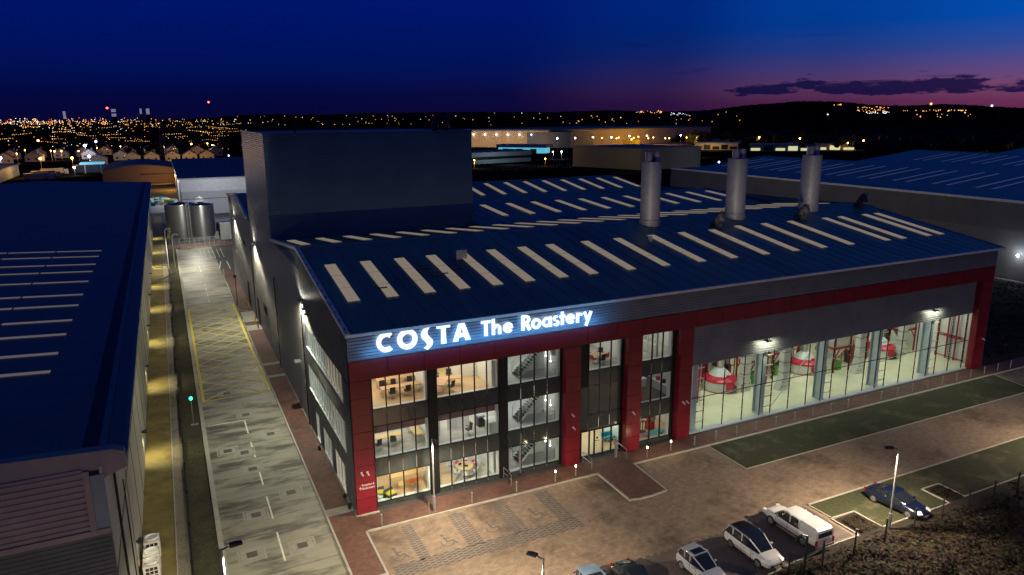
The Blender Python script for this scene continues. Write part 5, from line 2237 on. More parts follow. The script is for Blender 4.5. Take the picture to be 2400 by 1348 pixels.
b = MB()
b.box(-w*.80, w*.80, -h-.03, -h+.03, .62, .98)
b.build('tailgate', 'mauve_paint' if 'mauve_paint' in M else mat('mauve_paint', (.50, .42, .42, 1), rough=.35).name, t)
for s_ in (-1, 1):
    c = MB()
    c.obox((s_*w*.93, -h-.0, .80), (.14, .10, .36))
    c.build('taillight', 'taillight', t)
    c = MB()
    c.obox((s_*w*.74, h-.14, .80), (.30, .26, .2), s_*-.4)
    c.build('headlight', 'headlight', t)
    c = MB()
    c.obox((s_*(w+.1), .98, 1.18), (.18, .12, .18))
    c.build('door_mirror', 'paint_white_car', t)
    c = MB()
    c.box(s_*(w+.03)-.09, s_*(w+.03)+.09, -.9, 1.05, .36, .41)
    c.build('side_step', 'alloy', t)
    c = MB()
    for y in (-.9, .05, 1.15):
        c.box(s_*w-.008, s_*w+.008, y-.008, y+.008, .45, 1.0)
    c.build('door_seam', 'lamp_black', t)
wheel_set(t, [(w-.10, 1.62), (-w+.10, 1.62), (w-.10, -1.47), (-w+.10, -1.47)], .38, .24)

# ================================================================ FENCE, PLANTING
FN = thing('mesh_fence', 'dark wire mesh fence on black posts along the planting bed', 'fence', (20, -20.5, 0))
for i in range(16):
    x = 20.9+i*3.13
    b = MB()
    b.box(x-.045, x+.045, -20.54, -20.46, 0, 2.05)
    b.box(x-.06, x+.06, -20.56, -20.44, 2.05, 2.08)
    b.build('post', 'lamp_black', FN)
b = MB()
for k in range(11):
    z = .08+k*.19
    b.box(20.9, 67.8, -20.503, -20.497, z-.003, z+.003)
x = 20.9
while x < 67.8:
    b.box(x-.003, x+.003, -20.503, -20.497, .05, 2.0)
    x += .16
b.build('mesh_panel', 'lamp_black', FN)

for i_, (nm, c_) in enumerate((('leaf_green', (.034, .040, .012, 1)), ('leaf_brown', (.038, .025, .012, 1)), ('leaf_red', (.026, .009, .011, 1)), ('leaf_dark', (.008, .010, .008, 1)))):
    mat(nm, c_, rough=.8, spec=.2)


def leaves(mb, n, area, zmax, size, dens=None, mats_=4):
    for _ in range(n):
        x, y = area(rnd)
        if dens and rnd.random() > dens(x, y):
            continue
        hgt = zmax(x, y)
        z = .04 + hgt*rnd.random()**.7
        s_ = size*rnd.uniform(.6, 1.4)
        a, tl = rnd.uniform(0, 2*PI), rnd.uniform(-.9, .9)
        ux, uy = math.cos(a)*s_, math.sin(a)*s_
        vx, vy, vz = -math.sin(a)*s_*math.cos(tl), math.cos(a)*s_*math.cos(tl), math.sin(tl)*s_
        mb.add([(x-ux, y-uy, z), (x+vx*.5, y+vy*.5, z+vz*.5), (x+ux, y+uy, z), (x-vx*.5, y-vy*.5, z-vz*.5)], [(0, 1, 2, 3)], min(3, int(rnd.random()*mats_)))


def bumpy(x, y):
    return .12+.75*max(0, math.sin(x*1.15+1.7*math.sin(y*.9))*math.sin(y*1.6+x*.43))+.12*max(0, math.sin(x*3.1)*math.sin(y*3.7))


b = MB()
leaves(b, 40000, lambda r: (lambda x: (x, -19.6-(r.random()**.8)*min(14, max(1.0, 1.2+(x-14)*.35))))(14+58*r.random()**1.1), bumpy, .13)
leaves(b, 900, lambda r: (r.uniform(33.1, 34.8), r.uniform(-18.9, -16.9)), lambda x, y: .22, .08)
leaves(b, 900, lambda r: (r.uniform(43.4, 44.8), r.uniform(-18.8, -16.9)), lambda x, y: .22, .08)
tag(b.build('ground_cover', ['leaf_green', 'leaf_brown', 'leaf_red', 'leaf_dark']), 'low dark leafy ground cover filling the planting bed behind the parking bays', 'ground cover', kind='stuff')
b = MB()
leaves(b, 16000, lambda r: (r.uniform(80, 127), r.uniform(.8, 60)), lambda x, y: .3+1.5*max(0, math.sin(x*.5+y*.13)*math.sin(y*.37)), .24)
tag(b.build('shrubbery', ['leaf_green', 'leaf_dark', 'leaf_brown', 'leaf_dark']), 'dark tangled shrubbery on the bank right of the glass hall', 'shrubs', kind='stuff')
sheet('bank', rect(78.5, 127, .4, 95), .02, 'soil')
b = MB()
leaves(b, 6000, lambda r: (r.uniform(-11.8, -10.1), -30+165*r.random()**1.5), lambda x, y: .05, .05)
tag(b.build('grass_tufts', ['leaf_green', 'leaf_brown', 'leaf_green', 'leaf_dark']), 'short rough grass on the narrow verge beside the service road', 'grass', kind='stuff')

# lane objects ---------------------------------------------------------------
t = thing('signal_post', 'thin post with a small green light on the grass verge', 'signal', (-10.75, 24.7, 0))
b = MB()
b.cyl((-10.75, 24.7, 0), (-10.75, 24.7, 2.75), .035, n=8)
b.box(-11.0, -10.3, 24.5, 24.9, 0, .06)
b.build('post', 'galv', t)
b = MB()
b.cyl((-10.75, 24.62, 2.85), (-10.75, 24.78, 2.85), .16, n=12)
b.build('light', 'green_glow', t)
b = MB()
b.cyl((-10.75, 24.79, 2.85), (-10.75, 24.86, 2.85), .2, n=12)
b.build('hood', 'lamp_black', t)
for i, y in enumerate((57.6, 61.0, 70.8, 74.35)):
    b = MB()
    b.cyl((-.62, y, 0), (-.62, y, 1.15), .09, n=12)
    b.cyl((-.62, y, 1.15), (-.62, y, 1.22), .06, n=12)
    tag(b.build('yellow_bollard', 'yellow_paint' if 'yellow_paint' in M else mat('yellow_paint', (.62, .45, .03, 1), rough=.5).name), 'short yellow guard post at the side doors, %s from the near end' % ORD[i], 'bollard', 'yellow guard posts')
t = thing('road_sign', 'thin dark sign post standing on the red paving near the side doors', 'sign', (-1.9, 75.1, .1))
b = MB()
b.cyl((-1.9, 75.1, .1), (-1.9, 75.1, 5.0), .05, n=8)
b.build('post', 'lamp_black', t)
b = MB()
b.box(-2.15, -1.65, 75.05, 75.08, 4.4, 5.0)
b.build('plate', 'lamp_black', t)
# small bin-like units at the corner of the factory wall
for i, (x, y, h_) in enumerate(((-.30, 1.4, .30), (-.25, 3.3, .18), (-.4, 13.0, .25))):
    b = MB()
    b.box(x-.12, x+.12, y-.15, y+.15, .106, .1+h_)
    b.cyl((x-.1, y, .2+h_), (x+.1, y, .2+h_), .1, n=10)
    tag(b.build('tap_box', 'lamp_black'), 'small dark fitting at the foot of the factory side wall, %s from the corner' % ORD[i], 'fitting', 'fittings at the wall foot')
b = MB()
b.box(-.75, -.1, 21.8, 22.6, 5.9, 6.05)
b.box(-.12, -.02, 22.1, 22.3, 5.3, 6.0)
tag(b.build('ventilation_hood', 'bright_steel'), 'small bright hood fixed on the factory side wall beyond the windows', 'hood')

# gate and security fence at the end of the road
G = thing('mesh_gate', 'long pale mesh gate and fence closing the end of the service road', 'gate', (-5, 137, 0))
b = MB()
for x in [-11.3+k*1.1 for k in range(13)]:
    b.box(x-.04, x+.04, 136.9, 137.0, 0, 2.5)
b.build('post', 'galv', G)
b = MB()
for z in (.1, .9, 1.7, 2.4):
    b.box(-11.3, 2.3, 136.93, 136.96, z, z+.05)
for k in range(90):
    b.box(-11.3+k*.15, -11.27+k*.15, 136.94, 136.97, .1, 2.45)
b.build('mesh_panel', 'galv', G)
b = MB()
b.box(-12, 12, 137.6, 144, .0, .02)
struct('gravel_yard', b, 'paver_red')


def tank(x, y, r, h_, label):
    t = thing('storage_tank', label, 'tank', (x, y, 0), group='steel storage tanks')
    b = MB()
    b.lathe((x, y, 0), [(r, 0), (r, h_), (r-.05, h_)], 40)
    b.build('shell', 'tank_steel', t, smooth=True)
    b = MB()
    for k in range(1, 6):
        b.lathe((x, y, h_*k/6), [(r+.03, 0), (r+.03, .06)], 40)
    b.build('seam', 'galv', t)
    b = MB()
    b.lathe((x, y, h_-.3), [(r-.1, 0), (r-.12, .32), (.2, .9), (.1, .9)], 32)
    b.build('roof', 'iron', t)
    b = MB()
    b.lathe((x, y, h_), [(r+.05, 0), (r+.05, .12), (r-.05, .12)], 40)
    b.build('rim', 'bright_steel', t)
    return t


mat('tank_steel', (.40, .41, .40, 1), (.30, .31, .31, 1), scale=.5, rough=.38, metal=.7, stretch=(1, 1, .3))
tank(-7.9, 156.5, 3.7, 8.6, 'dark left steel storage tank, half behind the brighter one')
tank(-3.0, 152.2, 3.0, 8.6, 'bright right steel storage tank beside the ladder')
t = thing('ladder', 'white caged ladder standing between the two storage tanks', 'ladder', (-6.2, 151.5, 0))
b = MB()
for x in (-6.6, -5.9):
    b.bar((x, 151.3, 0), (x, 151.3, 9.8), .07)
b.build('rail', 'white_frame', t)
b = MB()
for k in range(26):
    b.bar((-6.6, 151.3, .4+k*.36), (-5.9, 151.3, .4+k*.36), .04)
for k in range(7):
    for q in range(6):
        a0, a1 = PI+q*PI/6, PI+(q+1)*PI/6
        b.bar((-6.25+.45*math.cos(a0), 151.3+.7*math.sin(a0), 2.6+k*1.1), (-6.25+.45*math.cos(a1), 151.3+.7*math.sin(a1), 2.6+k*1.1), .035)
b.build('cage', 'white_frame', t)
t = thing('pump_house', 'small white flat roofed pump house right of the storage tanks', 'pump house', (2.2, 147.5, 0))
b = MB()
b.box(.8, 4.6, 146.8, 149.5, 0, 4.2)
b.build('wall', 'machine_white', t)
b = MB()
b.box(.6, 4.8, 146.6, 149.7, 4.2, 4.45)
b.build('roof', 'white_frame', t)
b = MB()
b.box(-.6, .4, 149, 149.8, 0, 1.2)
b.tube([(-.1, 149.4, 1.2), (-.1, 149.4, 7.4)], .08, 8)
b.box(-.3, .4, 149.1, 149.7, 1.2, 1.9)
tag(b.build('pump_unit', 'galv'), 'small pump with a vertical pipe beside the bright storage tank', 'pump')

# ================================================================ LEFT WAREHOUSE
XW = -15.12
LB = thing('warehouse', 'large pale walled warehouse with a dark blue roof filling the left side', 'warehouse', (XW, -12, 0))
b = MB()
b.box(XW-.15, XW, -12.6, 167, 0, 13.6)
b.build('side_wall', 'pale_wall' if 'pale_wall' in M else mat('pale_wall', (.42, .41, .36, 1), (.36, .355, .31, 1), scale=.3, rough=.5, metal=.15, stretch=(1, .5, 2)).name, LB)
b = MB()
y = -8.0
while y < 165:
    b.box(XW, XW+.02, y, y+.05, 0, 13.3)
    y += 6.4
b.box(XW, XW+.025, -12.6, 167, 7.6, 7.68)
b.build('wall_joint', 'frame_dark', LB)
b = MB()
b.prism_y([(-14.2, 13.75), (-40, 15.15), (-66, 13.75), (-66, 13.45), (-40, 14.85), (-14.2, 13.45)], -11.9, 168)
rf = b.build('roof', 'roof_side', LB)
b = MB()
b.box(-14.25, -14.0, -12.0, 168, 13.40, 13.80)
b.box(-15.6, -15.0, -11.8, 168, 13.838, 13.87)
b.build('gutter', 'side_dark', LB)
b = MB()
b.box(-16.1, -15.35, -11.5, 167.9, 13.80, 13.885)
b.build('gutter_channel', 'frame_dark', LB)


def lroof(x):
    return 13.75+(-14.2-x)*.0543


for i, y in enumerate((2.9, 7.2, 12.4, 16.9, 22.4, 26.9, 33.3, 38.8, 43.3, 48.7, 53.0)):
    for k in range(5):
        x0 = -19.0-k*5.0
        b = MB()
        xa, xb = x0-4.85, x0
        b.add([(xa, y, lroof(xa)+.04), (xb, y, lroof(xb)+.04), (xb, y+.62, lroof(xb)+.04), (xa, y+.62, lroof(xa)+.04)], [(0, 1, 2, 3)])
        b.build('rooflight', 'rooflight_dim', rf)
b = MB()
b.prism_y([(-14.0, 13.35), (-14.1, 14.15), (-14.6, 14.35), (-40, 15.6), (-66, 14.4), (-66, 13.4), (-40, 14.6), (-16, 13.3), (-15.1, 12.9)], -12.5, -11.85)
b.build('verge_trim', 'side_brown' if 'side_brown' in M else mat('side_brown', (.26, .20, .20, 1), (.31, .24, .235, 1), scale=.6, rough=.6).name, LB)
F = MB()
ribs(F, 'y', -12.62, -66, -16.0, 10.3, 13.6, .32, .09)
F.build('end_wall', 'side_brown', LB)
F = MB()
F.box(-66, -15.12, -12.56, -12.4, 0, 13.4)
F.build('inner_wall', 'frame_dark', LB)
F = MB()
F.box(-16.0, -15.72, -12.75, -12.6, 10.3, 13.5)
F.box(-66, -15.15, -12.78, -12.6, 10.0, 10.3)
F.build('wall_trim', 'side_brown', LB)
F = MB()
F.box(-15.72, -15.1, -12.66, -12.58, 10.3, 13.2)
F.build('corner_panel', 'side_panel' if 'side_panel' in M else mat('side_panel', (.20, .24, .28, 1), rough=.5).name, LB)
F = MB()
ribs(F, 'y', -12.62, -66, -15.12, 0, 10.0, .25, .04)
F.build('end_wall', 'side_dark', LB)
F = MB()
F.tube([(XW+.12, -9, .2), (XW+.12, -9, 12.9)], .07, 8)
F.build('downpipe', 'frame_dark', LB)
F = MB()
F.tube([(XW+.10, -4.6, 2.2), (XW+.10, -4.6, 9.0)], .04, 8)
F.build('downpipe', 'frame_dark', LB)
# outdoor air units by the wall
for i, y in enumerate((-1.6, -.35, 1.5)):
    t = thing('air_unit', 'white air unit with round fan by the pale warehouse wall, %s from the near end' % ORD[i], 'air unit', (-14.3, y, 0), group='air units by the warehouse wall')
    b = MB()
    b.box(-14.85, -13.85, y-.55, y+.55, .05, 1.35)
    b.build('casing', 'trim', t)
    b = MB()
    b.lathe((-14.35, y, 1.35), [(.44, 0), (.44, .12), (.38, .12), (.36, .02)], 20)
    b.build('fan', 'white_frame', t)
    b = MB()
    for k in range(4):
        for q in range(3):
            b.box(-14.7+q*.26, -14.5+q*.26, y-.575, y-.55, .15+k*.28, .35+k*.28)
    b.build('grille', 'lamp_black', t)
b = MB()
for k in range(20):
    a0, a1 = 2*PI*k/20, 2*PI*(k+1)/20
    b.bar((-15.0, -2.2+.3*math.cos(a0), 1.9+.3*math.sin(a0)), (-15.0, -2.2+.3*math.cos(a1), 1.9+.3*math.sin(a1)), .035)
tag(b.build('hose_coil', 'hose_orange' if 'hose_orange' in M else mat('hose_orange', (.5, .25, .12, 1), rough=.5).name), 'coiled orange hose hanging on the pale warehouse wall', 'hose')

# lamp posts added unseen behind the camera to light the factory front
for i, x in enumerate((-30, 8, 46, 84)):
    lamp_post((x, -72, 0), 14, R(90), 'tall added lamp post, unseen behind the camera, %s from the left' % ORD[i], 13000, col=(1, .80, .62), pole=.1, spot=172, tilt=.25)

# ================================================================ RIGHT WAREHOUSE
XW2 = 129.0
RW = thing('warehouse', 'huge grey warehouse with rows of rooflights filling the right background', 'warehouse', (XW2, 20, 0))
mat('rw_wall', (.10, .095, .085, 1), (.13, .125, .115, 1), scale=.3, rough=.6)
mat('rw_wall_low', (.17, .16, .145, 1), (.14, .135, .12, 1), scale=.3, rough=.6)
b = MB()
b.box(XW2, XW2+.3, -30, 129, 9.2, 14.3)
b.build('side_wall', 'rw_wall', RW)
b = MB()
b.box(XW2+.05, XW2+.35, -30, 129, 0, 9.2)
b.build('side_wall', 'rw_wall_low', RW)
b = MB()
b.box(XW2-.1, XW2+.5, -30, 129.3, 14.3, 14.75)
b.build('parapet', 'trim', RW)
b = MB()
b.box(XW2, 440, 129, 129.3, 0, 13.4)
b.build('end_wall', 'rw_wall', RW)
b = MB()
pts = [(XW2+.4, 13.6)]
for k in range(4):
    pts += [(166+k*74, 17.3), (203+k*74, 13.6)]
b.prism_y(pts+[(x, z-.3) for x, z in reversed(pts)], -60, 129)
rr_ = b.build('roof', 'roof_side', RW)
mat('rooflight_blue', (.42, .46, .58, 1), rough=.5, emis=(.15, .2, .45, 1), estr=.12, sample=False)
for k in range(14):
    for dy in (0, 3.4):
        for j, (xa, xb) in enumerate(((143, 161), (217, 235), (291, 309))):
            y = 41.0+k*9.75+dy - (19.5 if j else 0)
            if y > 126 or (j == 0 and y < 28):
                continue
            if j and k > 9:
                continue
            za = 13.6+(xa-(129 if j == 0 else 203+(j-1)*74))*.1
            zb2_ = 13.6+(xb-(129 if j == 0 else 203+(j-1)*74))*.1
            b = MB()
            b.add([(xa, y, za+.08), (xb, y, zb2_+.08), (xb, y+.75, zb2_+.08), (xa, y+.75, za+.08)], [(0, 1, 2, 3)])
            b.build('rooflight', 'rooflight_blue', rr_)
wall_lamp((XW2-.1, 26.4, 4.85), (-1, 0), 'bright blue-white lamp on the big grey warehouse wall at right edge', None, 1300, (.70, .82, 1), (.3, 0, -1), spot=178, glow='flood_blue' if 'flood_blue' in M else mat('flood_blue', (1, 1, 1, 1), emis=(.8, .88, 1, 1), estr=30, sample=False).name)
b = MB()
b.ico((XW2-.5, 26.4, 4.9), .26)
b.build('bulb', 'flood_blue', bpy.data.objects[[o.name for o in C.objects if o.name.startswith('wall_lamp')][-1]])

# ================================================================ FAR BUILDINGS
mat('white_clad', (.50, .49, .46, 1), (.44, .43, .40, 1), scale=.1, rough=.6)
mat('cream_clad', (.46, .38, .26, 1), (.40, .33, .22, 1), scale=.05, rough=.6)
mat('brown_clad', (.22, .16, .12, 1), (.18, .13, .10, 1), scale=.1, rough=.8)
mat('dark_roof', (.04, .06, .10, 1), (.055, .08, .13, 1), scale=.05, rough=.6)
mat('blue_clad', (.06, .09, .15, 1), rough=.5)
mat('grey_clad', (.22, .26, .26, 1), (.18, .22, .22, 1), scale=.1, rough=.6)
mat('block_brown', (.15, .125, .085, 1), (.12, .10, .07, 1), scale=.1, rough=.9)
mat('lit_window', (.5, .5, .4, 1), emis=(.80, .78, .42, 1), estr=.8, sample=False)
mat('lit_cyan', (.5, .6, .6, 1), emis=(.10, .55, .75, 1), estr=.8, sample=False)
mat('dark_window', (.015, .02, .025, 1), rough=.2)
mat('orange_lamp', (1, .6, .2, 1), emis=(1, .42, .07, 1), estr=20, sample=False)
mat('white_lamp', (1, 1, 1, 1), emis=(.72, .85, 1, 1), estr=20, sample=False)
mat('blue_lamp', (1, 1, 1, 1), emis=(.25, .42, 1, 1), estr=24, sample=False)
mat('red_lamp', (1, .2, .1, 1), emis=(1, .05, .02, 1), estr=14, sample=False)
mat('pink_lamp', (1, .5, .7, 1), emis=(1, .45, .75, 1), estr=18, sample=False)

WB = thing('warehouse', 'white walled warehouse behind the storage tanks with one bright wall lamp', 'warehouse', (-6.4, 204, 0))
b = MB()
b.box(-6.4, 34, 204, 330, 0, 7.4)
b.build('wall', 'white_clad', WB)
b = MB()
b.box(-6.45, 34.05, 203.9, 330, 7.5, 11.2)
b.box(-6.42, 34.02, 203.93, 330, 7.4, 7.5)
b.build('upper_wall', 'trim', WB)
b = MB()
b.box(-7.0, 34.5, 203.2, 331, 11.2, 11.7)
b.build('roof_edge', 'white_clad', WB)
b = MB()
b.box(-6.8, 34.3, 203.4, 330.8, 11.7, 11.76)
b.build('roof', 'dark_roof', WB)
b = MB()
b.box(-6.42, 34, 203.86, 203.99, 5.0, 5.12)
b.box(-2.0, -.2, 203.85, 203.98, 0, 4.0)
b.build('door', 'dark_window', WB)
wall_lamp((-1.2, 203.7, 6.0), (0, -1), 'single bright lamp on the white warehouse behind the tanks', None, 200, (.9, .95, 1), (0, -.5, -1), spot=170)
light('wall_light', 'SPOT', (4, 180, 12), 11000, (.85, .9, 1), .4, aim=(0, .8, -.5), spot=120)  # unfitted spot added ahead of the white wall to brighten it
light('wall_light', 'SPOT', (-9.5, 230, 8), 1200, (.6, .8, 1), .4, aim=(.6, 1, -.4), spot=120)

BB = thing('warehouse', 'brown arched roof warehouse with an orange lit corner left of the white one', 'warehouse', (-36.5, 345, 0))
b = MB()
pf = [(-37, 0), (-37, 6.4)]
for k in range(1, 10):
    q = k/10
    pf.append((-37+31*q, 6.4+2.0*math.sin(PI*q)))
pf += [(-6, 6.4), (-6, 0)]
b.prism_y(pf, 345, 400)
b.build('wall', 'brown_clad', BB)
b = MB()
top = pf[1:-1]
b.prism_y([(x, z+.05) for x, z in top]+[(x, z+.5) for x, z in reversed(top)], 344.5, 401)
b.build('roof', 'dark_roof', BB)
b = MB()
b.box(-21, -6.1, 344.8, 344.95, 4.0, 4.5)
b.build('window', 'dark_window', BB)
light('yard_fill', 'SPOT', (-9, 330, 7.5), 5200, (1, .50, .12), .4, aim=(-.5, 1, -.5), spot=120)
light('yard_fill', 'POINT', (-8.6, 300, 6), 2500, (1, .55, .15), .3)

# scrap and crates behind the white warehouse
cols_ = [('teal', 'blue'), ('white_clad', 'pale'), ('sofa_yellow', 'yellow'), ('side_light', 'grey'), ('green_leaf', 'green'), ('machine_white', 'white')]
sp_ = random.Random(4)
for i in range(14):
    m_, cn = cols_[i % 6]
    x, y = -15.3+(i % 5)*1.5+sp_.uniform(-.3, .3), 240+(i//5)*9+sp_.uniform(-2, 2)
    b = MB()
    s_ = sp_.uniform(.8, 1.5)
    b.obox((x, y, s_*.5), (s_*1.3, s_, s_), sp_.uniform(0, 1))
    b.obox((x, y, s_*1.06), (s_*1.36, s_*1.06, s_*.1), sp_.uniform(0, 1))
    tag(b.build('skip_container', m_), '%s container in the cluttered yard by the white warehouse, %s row, %s from left' % (cn, ORD[i//5], ORD[i % 5]), 'container', 'containers in the cluttered yard')
light('yard_fill', 'POINT', (-12, 248, 9), 4200, (.9, .95, 1), .4)
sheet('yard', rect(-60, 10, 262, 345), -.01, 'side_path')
sheet('yard', rect(-17, -7, 215, 262), -.005, 'concrete_light')

def street_lamp(x, y, h_, m_, label, group, r_=.8, p=0, col=None):
    t = thing('street_lamp', label, 'street lamp', (x, y, 0), group=group)
    b = MB()
    b.cyl((x, y, 0), (x, y, h_), .12, n=6)
    b.build('pole', 'galv', t)
    b = MB()
    b.ico((x, y, h_+r_*.6), r_)
    b.build('lamp_head', m_, t)
    if p:
        light('street_light', 'POINT', (x, y, h_-1), p, col, .5)



# gable houses
def p_house():
    t = thing('house', '', 'house', local=True)
    b = MB()
    b.prism_y([(-5, 0), (5, 0), (5, 4.2), (0, 7.2), (-5, 4.2)], 0, 9)
    b.build('wall', 'cream_clad', t)
    b = MB()
    b.prism_y([(-5.6, 4.0), (0, 7.4), (5.6, 4.0), (5.6, 4.3), (0, 7.75), (-5.6, 4.3)], -.5, 9.5)
    rf_ = b.build('roof', 'dark_roof', t)
    b = MB()
    b.box(1.5, 2.6, 4, 5, 5.5, 8.6)
    b.build('chimney', 'brown_clad', rf_)
    for x, z, s_ in ((-2.5, 1.2, 1.4), (2.5, 1.2, 1.4), (0, 5.0, .7)):
        b = MB()
        b.box(x-s_/2, x+s_/2, -.06, .02, z, z+s_)
        b.build('window', 'dark_window', t)
    return t


ho = Proto(p_house)
for i, (x, y, d) in enumerate([(-29.5, 540, 'leftmost of the front row'), (-17.2, 540, 'second of the front row, left of the pylon'), (-3.5, 540, 'middle of the front row, right of the pylon'), (8.0, 540, 'fourth of the front row'), (19.8, 540, 'rightmost of the front row'), (-38.5, 575, 'standing just behind the left end of the row'), (-62, 610, 'low and pale by the blue lamp'), (17.5, 640, 'highest one behind the right end of the row'), (-50, 520, 'dark, left of the row in front'), (31, 610, 'tiny, by two orange lamps at right')]):
    ho.put((x, y, 0), 0, 'pale gabled house in the distance, '+d, 'distant gabled houses')
for i, (x, y, rz) in enumerate([(-128, 560, .3), (-112, 575, .1), (-97, 590, -.2), (-84, 640, 0), (-70, 660, .2), (-55, 680, -.1), (-38, 690, .1), (-20, 700, 0), (-2, 660, .15), (-118, 640, -.1), (-101, 660, .2)]):
    ho.put((x, y, 0), rz, 'dim gabled house among the orange lamps at far left, %s in the scattered group' % ORD[i], 'dim houses at far left')
for i, (x, y) in enumerate(((-120, 545), (-104, 560), (-88, 600), (-60, 640), (-44, 668), (-10, 640), (-108, 625))):
    light('street_light', 'POINT', (x, y, 7), 1900, (1, .50, .16), .5)
    street_lamp(x+2, y+2, 7, 'orange_lamp', 'orange lamp among the dim houses at far left, %s of the scattered group' % ORD[i], 'lamps among the dim houses', .42)
for x, y, pw_, col in ((-24, 520, 9000, (1, .6, .25)), (0, 522, 9000, (1, .6, .25)), (16, 522, 9000, (1, .52, .15)), (-38, 555, 9000, (1, .85, .6)), (-60, 585, 9000, (.8, .9, 1)), (24, 620, 9000, (1, .5, .12))):
    light('street_light', 'POINT', (x, y, 7), pw_*.42, col, .5)

# lattice mast
t = thing('lattice_mast', 'tall faint lattice mast rising in front of the gabled houses', 'mast', (-10, 480, 0))
b = MB()
for sx in (-1, 1):
    for sy in (-1, 1):
        b.bar((-9.5+sx*2.1, 480+sy*2.1, 0), (-9.5+sx*.6, 480+sy*.6, 30), .13)
b.build('leg', 'blue_clad', t)
b = MB()
for k in range(15):
    w0, w1 = 2.1-.1*k, 2.0-.1*k
    z0, z1 = k*2, k*2+2
    for sy in (-1, 1):
        b.bar((-9.5-w0, 480+sy*w0, z0), (-9.5+w1, 480+sy*w1, z1), .07)
        b.bar((-9.5+w0, 480+sy*w0, z0), (-9.5-w1, 480+sy*w1, z1), .07)
for z in (12.5, 18.5, 26):
    b.box(-9.5-1.9, -9.5+1.9, 478.5, 481.5, z, z+.3)
b.build('bracing', 'blue_clad', t)

# lorries in the orange yard
def p_lorry():
    t = thing('lorry', '', 'lorry', local=True)
    b = MB()
    b.obox((0, 0, 2.3), (11, 2.5, 2.6))
    b.build('trailer', 'cream_clad', t)
    b = MB()
    b.obox((6.8, 0, 1.7), (1.9, 2.4, 2.6))
    b.build('cab', 'white_clad', t)
    b = MB()
    for x in (-4.5, -3.3, 4.4, 6.6):
        b.cyl((x, -1.2, .5), (x, 1.2, .5), .5, n=10)
    b.build('wheel', 'tyre', t)
    return t


lo_ = Proto(p_lorry)
for i, (x, y) in enumerate(((-70, 392), (-69, 410), (-67, 430))):
    lo_.put((x, y, 0), R(8), 'pale lorry with long trailer under orange lamps, %s of the three' % ('nearest', 'middle', 'farthest')[i], 'lorries under the orange lamps')
light('yard_fill', 'POINT', (-76, 412, 9), 9000, (1, .5, .1), .5)
light('yard_fill', 'POINT', (-60, 440, 9), 7000, (1, .5, .1), .5)
t = thing('warehouse', 'low dark teal roofed building at the far left edge beyond the nearest roof', 'warehouse', (-100, 400, 0))
b = MB()
b.box(-140, -84, 375, 440, 0, 6)
b.build('wall', 'grey_clad', t)
b = MB()
b.box(-141, -83, 374, 441, 6, 6.4)
b.build('roof', 'dark_roof', t)
light('yard_fill', 'POINT', (-100, 372, 8), 4000, (.4, .7, 1), .5)
light('yard_fill', 'POINT', (-112, 400, 11), 2500, (.4, .7, 1), .5)
t = thing('fuel_canopy', 'small cyan lit flat canopy left of the brown arched warehouse', 'canopy', (-48, 430, 0))
b = MB()
b.box(-53, -41, 425, 437, 5.4, 6.3)
b.build('roof', 'lit_cyan', t)
b = MB()
for x in (-51, -43):
    b.box(x-.2, x+.2, 431, 431.4, 0, 5.4)
b.build('post', 'galv', t)
b = MB()
b.box(-58, -39, 440, 452, 0, 4.2)
tag(b.build('shop_building', 'dark_roof'), 'low dark hut behind the small cyan lit canopy', 'hut')

# ---- middle distance, right of the tower
LWH = thing('warehouse', 'very long warehouse with orange lit wall and row of wall lamps on the horizon', 'warehouse', (300, 640, 0))
b = MB()
PA, PB, PC, PD = (240, 682), (333, 585), (590, 650), (500, 760)
b.prism([PA, PB, PC, PD], 0, 16.2)
b.build('wall', 'cream_clad', LWH)
b = MB()
b.prism([(238.5, 682), (333, 583.5), (592, 650), (500, 762)], 16.2, 17.4)
b.build('roof', 'dark_roof', LWH)
b = MB()
b.prism([(333, 584.6), (348, 569), (380, 579), (365, 594)], 0, 15)
b.prism([(317, 601), (333, 584.3), (333.6, 584.9), (317.6, 601.6)], .1, 14.6)
b.build('end_block', 'blue_clad', LWH)
for k in range(9):
    q = (k+.5)/9
    x, y = 248+(325-248)*q-1.2, 674+(593-674)*q-1.2
    t = thing('wall_lamp', 'small white lamp high on the long orange lit warehouse wall, %s from the left' % ORD[k], 'wall lamp', (x, y, 12.5), group='lamps on the long far warehouse')
    b = MB()
    b.ico((x, y, 12.5), .55)
    b.build('bulb', 'white_lamp', t)
for k in range(4):
    q = (k+.5)/4
    light('wall_light', 'SPOT', (230+(316-230)*q-6, 650+(570-650)*q-8, 6), 19000, (1, .62, .30), 1, aim=(.7, .7, .08), spot=130)
t = thing('pavilion', 'small cyan lit pavilion with a dark pitched roof before the long warehouse', 'pavilion', (275, 510, 0))
b = MB()
b.prism([(250, 522), (277, 489), (287, 498), (260, 531)], 0, 4.6)
b.build('wall', 'lit_cyan', t)
b = MB()
b.prism([(248, 522), (277, 486), (290, 498), (260, 534)], 4.6, 7.0)
b.build('roof', 'grey_clad', t)
for q in (.1, .4, .7):
    b = MB()
    x, y = 250+27*q-.3, 522-33*q-.3
    b.prism([(x, y), (x+3.6, y-4.4), (x+3.8, y-4.2), (x+.2, y+.2)], 0, 3.6)
    b.build('window', 'dark_window', t)
t = thing('office_block', 'low grey two band office building just right of the tower', 'building', (195, 396, 0))
b = MB()
b.prism([(158, 386), (219, 399), (216, 425), (153, 412)], 4.5, 7.2)
b.prism([(172, 389.5), (219, 399.5), (216, 424), (168, 414)], 0, 2.6)
b.build('wall', 'grey_clad', t)
b = MB()
b.prism([(158.5, 387), (218.5, 399.8), (216, 424), (154, 411)], 2.6, 4.5)
b.build('window', 'dark_window', t)
b = MB()
b.prism([(157, 385), (220, 398), (217, 427), (152, 413)], 7.2, 7.5)
